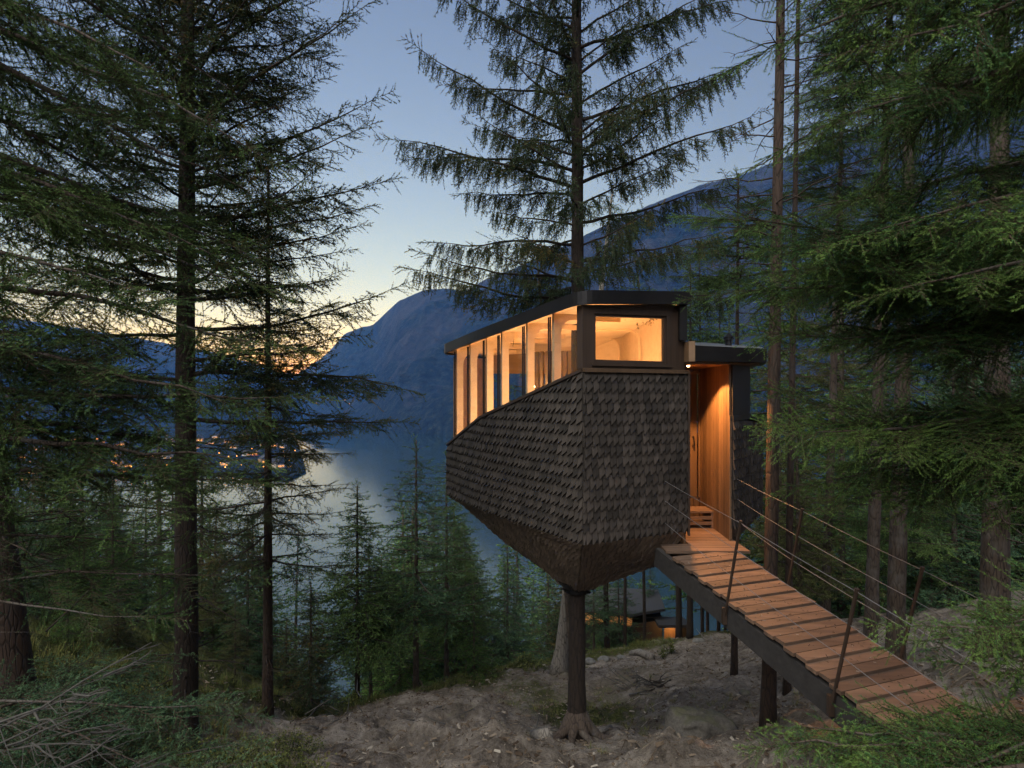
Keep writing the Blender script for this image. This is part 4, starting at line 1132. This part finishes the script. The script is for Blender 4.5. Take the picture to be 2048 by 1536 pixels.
def plant(kind, x, y, H, label, group, rot=None, sink=.1, tilt=0):
    p = PROTO[kind]
    if p['root'] is None:
        lo, L, seed, lod, mat, slope, whorl, dead, nper, dens, bark, r = p['a']
        b0 = gz1(x, y)
        p['root'] = spruce("spruce_tree", label, "tree", x, y, p['H'], r or p['H'] * .0095, seed, lod, lo, lambda z, H_: .12 + L * min(1, ((H_ - z) / (H_ - lo)) ** .8), lambda z, H_: slope + .05 * (z / H_),
            group=group, mat=mat, bark=bark, whorl=whorl, nper=nper, dens=dens, stubs=4, curve=.12,
            dead=[(b0 + .4, b0 + lo + .6, dead, .3, 1.0, -.2)] if dead else None)
        p['root'].scale = (H / p['H'],) * 3; p['root'].location.z = b0 - sink
        return p['root']
    s = H / p['H']
    return copy_tree(p['root'], (x, y, gz1(x, y) - sink), RT.random() * 6.28 if rot is None else rot, (s * RT.uniform(.9, 1.1), s * RT.uniform(.9, 1.1), s), label, group, (RT.gauss(0, .015), RT.gauss(0, .015)))
def at_px(kind, u, vt, Y, label, group=None):
    x = (u - U0) * Y / FPX; zt = (V0 - vt) * Y / FPX
    H = zt - gz1(x, Y) + .1
    return plant(kind, x, Y, max(1.5, H), label, group)
at_px('stemmy', 715, 972, 15.0, "pointed young spruce standing alone against the pale water")
at_px('airy', 832, 880, 16.5, "tall thin spruce with a narrow top, right of the lone one on the shore edge")
at_px('dense', 622, 1165, 13.2, "small dense dark spruce at the edge of the bare soil, right of the slender stem")
at_px('tall', 893, 905, 19, "spruce half hidden by the left end of the treehouse")
at_px('airy', 742, 1085, 17.5, "thin spruce just behind the lone pointed one")
at_px('young', 948, 1165, 17.5, "bright young spruce at the slope edge below the treehouse")
at_px('young', 800, 1128, 19, "spruce with an even green cone between the two tall ones and the treehouse")
at_px('lush', 1015, 1070, 25, "broad green spruce under the left half of the treehouse belly")
at_px('tall', 934, 1040, 20.5, "dark stout spruce standing on the slope edge below the treehouse's shingled belly")
at_px('lush', 55, 1075, 10.5, "bushy blue-green spruce right behind the leaning trunk's foot")
at_px('young', 135, 1190, 9.6, "young spruce between the leaning trunk and the grass patch")
at_px('lush', -70, 1000, 12, "broad blue-green spruce cut by the picture's left edge behind the leaning trunk")
at_px('dense', 235, 1255, 11.2, "low dark spruce behind the grass patch")
at_px('dense', 572, 1240, 14.5, "low dark spruce in the shade of the slender stem")
at_px('olive', 470, 1190, 13.5, "olive spruce with sparse low branches between the two front stems")
at_px('olive', 425, 1010, 15, "taller olive spruce seen right of the dark front trunk")
at_px('lush', 260, 1030, 17, "wide blue-green spruce left of the dark front trunk")
at_px('young', 165, 1260, 12.5, "young green spruce at the grassy patch on the left")
at_px('young', 320, 1240, 13, "young spruce above the grassy patch, close to the dark trunk")
at_px('lush', 90, 900, 22, "broad spruce behind the leaning trunk")
at_px('airy', 165, 800, 16, "half-bare grey spruce between the leaning trunk and the dark front spruce")
at_px('young', 1552, 470, 24, "narrow spruce tip showing above the entrance roof behind the lamplit stem")
at_px('olive', 1560, 640, 20, "olive spruce filling the gap right of the black entrance wall")
at_px('lush', 1238, 1125, 24, "green spruce filling the gap between the treehouse post and the footbridge")
at_px('lush', 1302, 1138, 27, "green spruce right under the upper end of the footbridge")
at_px('airy', 1188, 1108, 22.5, "loose spruce just right of the treehouse post")
# crowds of similar trees
G1 = "spruces massed on the slope below the clearing"
for k in range(38):
    u = RT.uniform(740, 1300); Y = RT.uniform(21, 46)
    vt = RT.uniform(1010, 1190) + (u - 900) * .02
    if 1160 < u: vt = RT.uniform(1120, 1215)
    kind = RT.choice(['stemmy', 'young', 'young', 'tall', 'dense', 'lush']) if Y < 32 else RT.choice(['far', 'far2'])
    at_px(kind, u, vt, Y, "one of the dark spruces crowded below the treehouse in front of the water", G1)
G2 = "spruces massed on the left slope"
for k in range(52):
    u = RT.uniform(-200, 640); Y = RT.uniform(12.5, 40)
    vt = (905 if u > 330 else 850) + RT.random() ** 1.2 * 260 + max(0, 18 - Y) * 14 + max(0, u - 380) * .55
    kind = RT.choice(['lush', 'young', 'tall', 'stemmy', 'young']) if Y < 30 else RT.choice(['far', 'far2'])
    at_px(kind, u, vt, Y, "one of the blue-green spruces crowded on the left slope behind the trunks", G2)
G3 = "spruces massed on the right hillside"
for k in range(46):
    u = RT.uniform(1545, 2300); Y = RT.uniform(15, 44)
    vt = RT.uniform(600, 1030) - max(0, u - 1700) * .12
    if u < 1640: vt = max(vt, 800)
    kind = RT.choice(['lush', 'olive', 'tall', 'stemmy', 'lush']) if Y < 32 else RT.choice(['far', 'far2'])
    at_px(kind, u, vt, Y, "one of the spruces crowded on the right hillside behind the pale trunks", G3)
# bare stems in front of the water under the bridge
G4 = "thin dark stems in front of the water under the bridge"
for i, (u, Y) in enumerate(((1358, 21.5), (1380, 21.2), (1405, 22.5), (1415, 24), (1437, 23), (1450, 26), (1215, 23), (1250, 22.3), (1290, 23))):
    x = (u - U0) * Y / FPX
    stem_tree("one of the thin dark stems before the water under the bridge", x, Y, 13 + i % 3, .05 + .05 * (i in (0, 1, 6)), 90 + i, 8.8, (RT.gauss(0, .2) , 0), 'bark_dark', [(gz1(x, Y) + 1, gz1(x, Y) + 6, 14, .2, .9, -.1)], lod=2, L=1.4, mat='needle', whorl=.6)["group"] = G4
# ------------------------------------------------------------------ things lying and growing on the slope
def wobble(v, amp, s, ox):
    v = np.asarray(v, float)
    return v + np.stack([amp * fbm(v[:, 1], v[:, 2], s, 3, .55, ox), amp * fbm(v[:, 0], v[:, 2], s, 3, .55, ox + 5), amp * fbm(v[:, 0], v[:, 1], s, 3, .55, ox + 9)], 1)
def rock_mesh(rx, ry, rz, ox, amp=.22, n=22):
    th = np.linspace(0, np.pi, n); ph = np.linspace(0, 2 * np.pi, n * 2, endpoint=False)
    v = np.array([(math.sin(t) * math.cos(p), math.sin(t) * math.sin(p), math.cos(t)) for t in th for p in ph])
    v = np.sign(v) * np.abs(v) ** .85
    v = wobble(v, amp * 1.8, .8, ox); v = wobble(v, amp * .5, .25, ox + 3)
    f = [(i * n * 2 + j, (i + 1) * n * 2 + j, (i + 1) * n * 2 + (j + 1) % (n * 2), i * n * 2 + (j + 1) % (n * 2)) for i in range(n - 1) for j in range(n * 2)]
    b = MB(); b.add(v * (rx, ry, rz), f); return b
m, nt, b = new_mat("mossy_granite")
f = noise(nt, coords(nt), 5, 8, .65); g = noise(nt, coords(nt), 28, 4, .7)
c = ramp(nt, f, [(0.3, (0.03, 0.028, 0.025)), (0.6, (0.12, 0.11, 0.098))]); c = mixc(nt, .3, c, ramp(nt, g, [(.35, (.06, .055, .05)), (.7, (.28, .27, .25))]))
geo = nt.nodes.new("ShaderNodeNewGeometry"); sx = nt.nodes.new("ShaderNodeSeparateXYZ"); nt.links.new(geo.outputs["Normal"], sx.inputs[0])
k = math_n(nt, 'ADD', math_n(nt, 'MULTIPLY', sx.outputs[2], .45), f)
c = mixc(nt, ramp(nt, k, [(.78, (0, 0, 0)), (.98, (.6, .6, .6))]), c, (0.085, 0.09, 0.035))
nt.links.new(c, b.inputs["Base Color"]); b.inputs["Roughness"].default_value = .9; bump(nt, b, math_n(nt, 'ADD', f, math_n(nt, 'MULTIPLY', g, .4)), .8, .03); M['rock'] = m
M['grey_rock'] = simple("grey_stone", (.16, .16, .157), .85, 0, .35, 9)

bo_ = rock_mesh(.44, .40, .34, 1.0).build("boulder", M['rock'], smooth=True)
X_, Y_ = 2.85, 8.75; bo_.location = (X_, Y_, gz1(X_, Y_) + .10); bo_.rotation_euler = (0, .15, .4)
tag(bo_, "large dark mossy boulder in the bare soil below the bridge", "boulder")
st0 = None
for i, (u, v, Y, s, lab) in enumerate(((1178, 1303, 19.6, .22, "pale grey stone by the brow of the slope, nearest the treehouse post"), (1208, 1303, 19.8, .20, "middle one of the pale stones on the brow of the slope"), (1243, 1311, 19.2, .15, "smallest pale stone on the brow of the slope, beside the log"),
        (1398, 1300, 20, .2, "grey stone on the brow of the slope under the bridge"), (1105, 1392, 14, .10, "small stone in the soil left of the treehouse post"), (1490, 1395, 12, .12, "small stone beside the foot of the lamplit stem"), (1325, 1470, 9.4, .1, "small pale stone left of the large boulder"))):
    x = (u - U0) * Y / FPX
    q = rock_mesh(s, s * .8, s * .6, 20 + i * 3.3, .2, 12).build("stone", M['grey_rock'] if i < 4 else M['rock'], smooth=True); q.location = (x, Y, gz1(x, Y) + s * .2); tag(q, lab, "stone")

def stick_thing(name, label, cat, paths, mat, group=None):
    b = MB(); base = np.array(paths[0][0][0], float)
    for pts, rad in paths: b.tube(np.asarray(pts, float) - base, rad, 7)
    o = b.build(name, mat, smooth=True); o.location = base; return tag(o, label, cat, group)
def gpt(u, Y, dz=0.0): x = (u - U0) * Y / FPX; return np.array([x, Y, gz1(x, Y) + dz])
stick_thing("log", "smooth grey log lying on the brow of the slope", "log", [([gpt(1262, 19.4, .10), gpt(1278, 19.1, .14), gpt(1304, 18.2, .08)], [.10, .11, .12])], M['bark_grey'])
stick_thing("log", "short sawn log beside the foot of the treehouse spruce", "log", [([gpt(1068, 10.1, .08), gpt(1094, 9.2, .10)], [.10, .11])], M['bark_grey'])
stick_thing("log", "broken log lying right of the foot of the treehouse spruce", "log", [([gpt(1178, 9.9, .06), gpt(1200, 10.0, .08), gpt(1222, 10.3, .04)], [.06, .055, .04])], M['bark_grey'])
rsd = np.random.default_rng(77)
def brush(name, label, u, Y, n, L, mat, spread=.5):
    c = gpt(u, Y); P_ = []
    for k in range(n):
        a = rsd.random() * 6.28; p0 = c + np.array([rsd.normal() * spread * .4, rsd.normal() * spread * .5, .03 + .10 * rsd.random()])
        l = L * (.4 + .8 * rsd.random()); d = np.array([math.cos(a), math.sin(a), .10 * rsd.normal() + .08]) * l
        p1 = p0 + d * .5 + rsd.normal(size=3) * .05 * l; p2 = p0 + d + rsd.normal(size=3) * .05 * l
        for p in (p0, p1, p2): p[2] = max(p[2], gz1(p[0], p[1]) + .015)
        P_.append(([p0, p1, p2], [.006 + .018 * rsd.random(), .012, .004]))
    stick_thing(name, label, "brushwood", P_, mat)
brush("branch_pile", "heap of pale broken branches on the slope behind the treehouse post", 1272, 14.6, 22, .75, M['twig_grey'])
brush("branch_pile", "scatter of grey twigs in front of the large mound, left of the post", 905, 11, 12, .5, M['twig_grey'], .9)
brush("branch_pile", "dark root tangle on the slope right of the pale branch heap", 1312, 14.2, 12, .45, M['bark_dark'], .35)
brush("branch_pile", "twigs and stones piled on the brow under the bridge", 1432, 19.5, 16, .6, M['bark_grey'], .6)
brush("branch_pile", "thin grey twigs beside the short sawn log", 1078, 10.0, 10, .45, M['twig_grey'], .5)
brush("branch_pile", "grey twigs strewn in front of the slender stem", 640, 11.2, 14, .6, M['twig_grey'], 1.0)

# roots of the carrying spruce
rb = MB(); cz = gz1(TRX, TRY)
for k, (a, l) in enumerate(((-.5, .75), (.35, .8), (1.4, .6), (2.5, .7), (3.5, .8), (4.2, .6), (5.0, .6))):
    ps = []
    for t in np.linspace(0, 1, 8):
        x = math.cos(a + .35 * t) * (.06 + l * t); y = math.sin(a + .35 * t) * (.06 + l * t)
        ps.append((x, y, gz1(TRX + x, TRY + y) - CARRIER.location.z + .42 * (1 - t) ** 3.2 - .035 * t))
    rb.tube(ps, [.14, .115, .085, .065, .05, .038, .025, .01], 8, rough=.12, rs=rsd)
rb.build("root", M['bark'], CARRIER, smooth=True)

# dead grey branches in the lower left corner
def dead_branch(label, base, az, L, slope, seed, tw=16, mat='twig_grey'):
    rs_ = np.random.default_rng(seed); b = MB(); base = np.array(base, float)
    dead_limb(b, rs_, (0, 0, 0), az, L, slope, .008, tw)
    for k in range(5):
        t = .2 + .14 * k; dead_limb(b, rs_, (math.cos(az) * L * t, math.sin(az) * L * t, slope * L * t), az + rs_.choice([-1, 1]) * (.5 + .4 * rs_.random()), L * .5 * (1.2 - t), .12 * rs_.normal(), .006, 7)
    o = b.build("dead_branch", M[mat], smooth=True); o.location = base; tag(o, label, "branch")
dead_branch("long bare grey branch sweeping up out of the lower left corner", (-3.35, 3.2, -2.1), .25, 1.25, .42, 5)
dead_branch("bare grey twigs fanned flat along the bottom edge at the left", (-3.3, 3.1, -2.15), .12, 1.2, .05, 6, 24)
dead_branch("bare grey twigs, middle layer over the low bushy spruce", (-3.4, 3.4, -2.15), .05, 1.15, .12, 7, 20)
dead_branch("dark forked dead branch reaching up in front of the left slope", (-5.1, 6.4, -2.6), .5, 1.6, .85, 8, 8, 'bark_dark')

# leafy shrubs
M['leaf'] = foliage_mat("shrub_leaves", [(0.0, (0.06, 0.05, 0.03)), (0.15, (0.035, 0.05, 0.016)), (0.6, (0.075, 0.095, 0.028)), (1.0, (0.17, 0.18, 0.05))], .5)
def shrub(label, u, Y, r, h, n, seed, leaf=.03, name="blueberry_shrub"):
    rs_ = np.random.default_rng(seed); c = gpt(u, Y, -.03); root = empty(name, label, "shrub", None, tuple(c)); sb, lb_ = MB(), MB()
    for k in range(int(n / 22)):
        a, q = rs_.random() * 6.28, math.sqrt(rs_.random()); bx, by = math.cos(a) * q * r, math.sin(a) * q * r
        bz = gz1(c[0] + bx, c[1] + by) - c[2]; hh = h * (1 - .5 * q * q) * (.6 + .6 * rs_.random())
        top = np.array([bx * 1.15 + .05 * rs_.normal(), by * 1.15 + .05 * rs_.normal(), bz + hh]); b0 = np.array([bx, by, bz]); mid_ = (b0 + top) / 2 + rs_.normal(size=3) * .03
        sb.tube([b0, mid_, top], [.004, .003, .0015], 3, cap=False)
        m_ = 22; t = .25 + .75 * rs_.random(m_); p = b0 + (top - b0) * t[:, None] + rs_.normal(size=(m_, 3)) * .035
        d = rs_.normal(size=(m_, 3)); d[:, 2] *= .5; d /= np.linalg.norm(d, axis=1)[:, None]; w = np.cross(d, rs_.normal(size=(m_, 3)) * .4 + [0, 0, 1]); w /= np.linalg.norm(w, axis=1)[:, None]
        l = leaf * (.6 + .8 * rs_.random(m_))[:, None]
        v = np.stack([p, p + d * l * .5 + w * l * .32, p + d * l, p + d * l * .5 - w * l * .32], 1).reshape(-1, 3)
        lb_.add(v, np.arange(m_ * 4).reshape(-1, 4), np.repeat(np.clip(.25 + .5 * t + .3 * rs_.normal(size=m_), .13, 1), 4))
    sb.build("stem", M['bark_dark'], root); lb_.build("leaves", M['leaf'], root)
shrub("wide low shrub with yellow-green leaves along the bottom edge, right of the dark trunk", 505, 6.6, .85, .42, 4200, 1)
shrub("low leafy shrub at the foot of the tall dark spruce", 420, 7.6, .55, .30, 1800, 2)
shrub("leafy shrub between the slender stem and the bare soil", 560, 8.6, .6, .32, 2000, 3)
shrub("round pale green bush at the edge of the slope below the lone pointed spruce", 688, 14.3, .42, .45, 1600, 4, .04, "round_bush")
shrub("low green bush on the slope edge left of the grey leaning stem", 1060, 18.6, .5, .35, 900, 5, .05, "round_bush")
shrub("small bright seedling with red stalk on the brow before the lit cabin", 1333, 18.0, .22, .42, 500, 6, .05, "seedling")
shrub("dark low shrub at the left, below the leaning trunk", 95, 7.6, .8, .45, 2600, 8)
shrub("dark leafy shrub between the grass patch and the dark trunk", 305, 7.5, .6, .4, 2000, 9)
shrub("low shrub in the grass at the left, behind the dark trunk", 255, 8.8, .7, .35, 1800, 7)

# loose litter and grass nobody could count
b = MB(); N = 60000
xs = rsd.uniform(-6.5, 9.5, N); ys = 4.5 + 17 * rsd.random(N) ** 1.2
ok = ys < np.interp(xs, _cx, _cyy) + .4; xs, ys = xs[ok], ys[ok]; N = len(xs)
zs = ground_z(xs, ys)
# needles and chips blown onto the footbridge
sd_ = rsd.uniform(.02, NS * RUN - .05, 420); ad_ = rsd.uniform(.03, BW - .03, 420); qd = L0[None] + d2[None] * sd_[:, None] + p2[None] * ad_[:, None]
xs = np.concatenate([xs, qd[:, 0]]); ys = np.concatenate([ys, qd[:, 1]]); zs = np.concatenate([zs, -2.275 - SL * np.floor(sd_ / RUN) * RUN - .55 * SL * (sd_ % RUN) - .009]); N = len(xs)
a = rsd.random(N) * 6.28; L = .006 + .055 * rsd.random(N) ** 5; w = .003 + .005 * rsd.random(N)
fl = rsd.random(N) < .35; w = np.where(fl, L * .45, w); L[-420:] = .006 + .014 * rsd.random(420); w[-420:] = .002 + .003 * rsd.random(420)
d = np.stack([np.cos(a), np.sin(a), .25 * rsd.normal(size=N)], 1) * L[:, None]; s = np.stack([-np.sin(a), np.cos(a), .3 * rsd.normal(size=N)], 1) * w[:, None]
p = np.stack([xs, ys, zs + .012], 1); up = np.array([0, 0, 1.0]) * w[:, None]
v = np.stack([p - d - s, p - d + s, p + d + s * .6, p + d - s * .6, p - d * .8 + up, p + d * .8 + up], 1).reshape(-1, 3)
i = np.arange(N)[:, None] * 6
b.add(v, np.concatenate([i + [0, 3, 5, 4], i + [1, 4, 5, 2]]), np.repeat(rsd.random(N), 6))
b.f.append(np.concatenate([i + [0, 4, 1], i + [3, 2, 5]]).astype(np.int32)); b.m.append(np.zeros(2 * N, np.int32))
# clods, pebbles and longer twigs
def near_ground(n, pw=1.3):
    x = rsd.uniform(-5.2, 8, n); y = 4.8 + 15.5 * rsd.random(n) ** pw; k = y < np.interp(x, _cx, _cyy); return x[k], y[k]
x, y = near_ground(5200); n_ = len(x); r = .006 + .035 * rsd.random(n_) ** 4
o8 = np.array([(1, 0, 0), (0, 1, 0), (-1, 0, 0), (0, -1, 0), (0, 0, .7), (0, 0, -.7)])
v = np.stack([x, y, ground_z(x, y) + r * .3], 1)[:, None] + o8[None] * r[:, None, None] * (.6 + .8 * rsd.random((n_, 6, 1)))
F8 = np.array([(0, 1, 4), (1, 2, 4), (2, 3, 4), (3, 0, 4), (1, 0, 5), (2, 1, 5), (3, 2, 5), (0, 3, 5)])
b.add(v.reshape(-1, 3), (np.arange(n_)[:, None, None] * 6 + F8[None]).reshape(-1, 3), np.repeat(np.clip(.35 + .35 * rsd.normal(size=n_), 0, .95), 6))
x, y = near_ground(900)
for i_ in range(len(x)):
    a_ = rsd.random() * 6.28; l_ = .05 + .28 * rsd.random() ** 2; t_ = np.linspace(-1, 1, 4); px = x[i_] + np.cos(a_) * l_ * t_ + .03 * rsd.normal(size=4) * l_; py = y[i_] + np.sin(a_) * l_ * t_ + .1 * rsd.normal(size=4) * l_
    b.tube(np.stack([px, py, ground_z(px, py) + .012 + .02 * rsd.random()], 1), [.006, .006, .004, .002], 4, float(np.clip(.45 + .3 * rsd.normal(), 0, 1)), cap=False)
M['litter'] = foliage_mat("forest_litter", [(0.0, (0.05, 0.036, 0.027)), (0.5, (0.15, 0.115, 0.085)), (.85, (0.22, 0.185, 0.15)), (1.0, (0.38, 0.35, 0.31))], .9)
tag(b.build("debris", M['litter']), kind="stuff")
def tufts(n, fx, hgt, tone, seed, blades=26):
    rs_ = np.random.default_rng(seed); V, T = [], []
    for k in range(n):
        x, y = fx(rs_); z = float(ground_z(np.array([x]), np.array([y]))[0])
        m_ = blades; a = rs_.random(m_) * 6.28; h = hgt * (.4 + .9 * rs_.random(m_)); q = rs_.random(m_) * .09
        p = np.stack([x + np.cos(a) * q, y + np.sin(a) * q, np.full(m_, z - .01)], 1); ln = .25 + .6 * rs_.random(m_)
        tip = p + np.stack([np.cos(a) * h * ln, np.sin(a) * h * ln, h * (1 - .3 * ln)], 1); s = np.stack([-np.sin(a), np.cos(a), a * 0], 1) * .0045
        V.append(np.stack([p - s, p + s, tip], 1).reshape(-1, 3)); T.append(np.repeat(np.clip(tone + .25 * rs_.normal(size=m_), 0, 1), 3))
    v = np.concatenate(V); return v, np.concatenate(T)
M['grass'] = foliage_mat("hill_grass", [(0.0, (0.05, 0.065, 0.02)), (0.5, (0.10, 0.125, 0.04)), (1.0, (0.24, 0.22, 0.085))], .7)
def brow(r): x = r.uniform(-6, 6); return x, float(np.interp(x, _cx, _cyy)) - abs(r.normal()) * .55 + .15
b = MB(); 
for args in ((520, brow, .16, .4, 1), (260, lambda r: (r.normal() * .9 - 6.0, r.normal() * .9 + 8.9), .22, .7, 2), (90, lambda r: (r.normal() * .8 + 1.6, r.normal() * 1.0 + 13.5), .12, .6, 3), (60, lambda r: (r.normal() * 1.5 + 2.6, r.normal() * 1.4 + 11), .10, .6, 4), (120, lambda r: (r.uniform(-5.4, -2.6), r.uniform(6, 8)), .14, .3, 5)):
    v, t = tufts(*args); b.add(v, np.arange(len(v)).reshape(-1, 3), t)
v, t = tufts(700, lambda r: (r.uniform(-12, -4.9), r.uniform(6.2, 12.5)), .20, .15, 6, 30); b.add(v, np.arange(len(v)).reshape(-1, 3), t)
tag(b.build("grass", M['grass']), kind="stuff")

M['slate'] = simple("slate_roof", (.035, .036, .04), .8)
# ------------------------------------------------------------------ the second treehouse down the slope
CX, CY = 5.45, 26.5; bz = -12.45
C2 = empty("small_cabin", "distant dark cabin with lit orange entrance, half hidden behind the brow of the slope", "cabin", loc=(CX, CY, bz))
hexa = [(-2.3, -.3), (-.2, -1.5), (1.15, -1.3), (1.5, 1.2), (-.4, 2.3), (-2.2, 1.4)]
b = MB(); b.prism(hexa, 0.6, [2.0, 2.35, 2.5, 2.4, 2.0, 1.8]); b.prism([(p[0] * .3, p[1] * .3) for p in hexa], -3, .6); b.build("shingle_wall", M['shingle'], C2)
b = MB(); ex_ = [(p[0] * 1.08, p[1] * 1.08) for p in hexa]; b.prism(ex_, [2.5, 2.75, 2.9, 2.8, 2.5, 2.35], [2.62, 2.87, 3.02, 2.92, 2.62, 2.47]); b.build("roof", M['slate'], C2)
for (p, q, z0, z1) in ((hexa[0], hexa[1], 1.95, 2.45), (hexa[5], hexa[0], 1.9, 2.3)):
    p, q = A3(p), A3(q)
    for k in range(4):
        a_, c_ = p + (q - p) * (k + .06) / 4, p + (q - p) * (k + .94) / 4; b = MB(); b.slab([z3(a_, z0 + .1 * k), z3(c_, z0 + .1 * k), z3(c_, z1 + .06 * k), z3(a_, z1 + .06 * k)], .02)
        b.build("window", emit_mat("lit_cabin_window", (1.0, .42, .12), .006), C2)
b = MB(); b.box((1.45, -1.55, 2.48), (1.3, .9, .12)); b.build("entrance_roof", M['slate'], C2)
b = MB(); b.slab([(1.2, -1.42, .2), (1.78, -1.38, .2), (1.78, -1.38, 2.4), (1.2, -1.42, 2.4)], .06, .6); b.build("board_wall", M['board'], C2)
b = MB(); b.box((2.05, -1.3, 1.03), (.35, .5, 2.8)); b.build("black_cladding", M['black'], C2)
b = MB(); b.tube([(1.48, -1.75, 2.415), (1.48, -1.75, 2.39)], .06, 10); b.build("downlight", M['bulb'], C2)
light("cabin_downlight_lamp", 'POINT', (CX + 1.48, CY - 1.85, bz + 2.2), 1.6, (1.0, .45, .12), .05)

# ------------------------------------------------------------------ the town on the far shore
def house_proto(w, d, h, wall, seed):
    r = empty("house", "one of the small town houses with lit windows across the fjord", "house", "houses of the town across the fjord")
    b = MB(); b.box((0, 0, h / 2), (w, d, h)); b.build("wall", wall, r)
    b = MB(); e = .5; rh = w * .38
    v = [(-w / 2 - e, -d / 2 - e, h), (w / 2 + e, -d / 2 - e, h), (w / 2 + e, d / 2 + e, h), (-w / 2 - e, d / 2 + e, h), (0, -d / 2 - e, h + rh), (0, d / 2 + e, h + rh)]
    b.add(v, [(3, 2, 1, 0), (0, 1, 4), (2, 3, 5), (1, 2, 5, 4), (3, 0, 4, 5)]); b.build("roof", M['slate'], r)
    for k in range(3):
        b = MB(); b.slab([(-w * .36 + k * w * .27, -d / 2 - .06, 1.2), (-w * .2 + k * w * .27, -d / 2 - .06, 1.2), (-w * .2 + k * w * .27, -d / 2 - .06, 3.2), (-w * .36 + k * w * .27, -d / 2 - .06, 3.2)], .03); b.build("window", M['litwin'], r)
    return r
M['litwin'] = emit_mat("lit_town_window", (1.0, .40, .09), .11)
M['lampglow'] = emit_mat("sodium_lamp", (1.0, .36, .06), .6)
HP = [house_proto(11, 9, 5, simple("white_house_wall", (.45, .43, .41), .8), 0), house_proto(14, 10, 6, simple("ochre_house_wall", (.35, .22, .10), .8), 1), house_proto(9, 8, 4.5, simple("red_house_wall", (.22, .05, .035), .8), 2)]
SZ = LAKE + 2.4; used = [False] * 3
spots = []
for k in range(52):
    Y = 690 + 560 * RT.random() ** 1.7; u = RT.uniform(40, 596) if k % 3 else RT.uniform(330, 596)
    spots.append(((u - U0) * Y / FPX, Y))
for i, (x, y) in enumerate(spots):
    j = i % 3; rz = RT.gauss(.35, .5)
    if not used[j]: used[j] = True; HP[j].location = (x, y, SZ); HP[j].rotation_euler.z = rz
    else: copy_tree(HP[j], (x, y, SZ), rz, RT.uniform(.85, 1.25))
LP = empty("street_lamp", "one of the orange street lamps of the town across the fjord", "street lamp", "street lamps of the town across the fjord")
b = MB(); b.tube([(0, 0, 0), (0, 0, 7.5)], [.12, .08], 6); b.tube([(0, 0, 7.5), (0, -1.2, 7.9)], .06, 5); b.build("pole", M['metal'], LP)
b = MB(); b.tube([(0, -1.2, 7.9 + .55 * math.cos(t)) for t in np.linspace(.05, math.pi - .05, 7)], [.55 * math.sin(t) for t in np.linspace(.05, math.pi - .05, 7)], 8); b.build("lantern", M['lampglow'], LP)
first = True
for k in range(70):
    Y = 690 + 620 * RT.random() ** 1.6; u = RT.uniform(50, 600) if k % 2 else RT.uniform(300, 600)
    loc = ((u - U0) * Y / FPX, Y, SZ)
    if first: LP.location = loc; first = False
    else: copy_tree(LP, loc, RT.random() * 6.28, 1.0)
for (u, v, Y) in ((652, 795, 2900), (662, 793, 2800), (640, 800, 2850), (672, 776, 2900), (690, 800, 2300), (632, 806, 2700), (620, 804, 2700), (700, 808, 2200), (648, 800, 2750)):
    x, y, z = P(u, v, Y); copy_tree(LP, (x, y, z - 12), RT.random() * 6, 1.6, "one of the tiny lamps along the foot of the mountain beyond the water", "lamps at the foot of the far mountain")
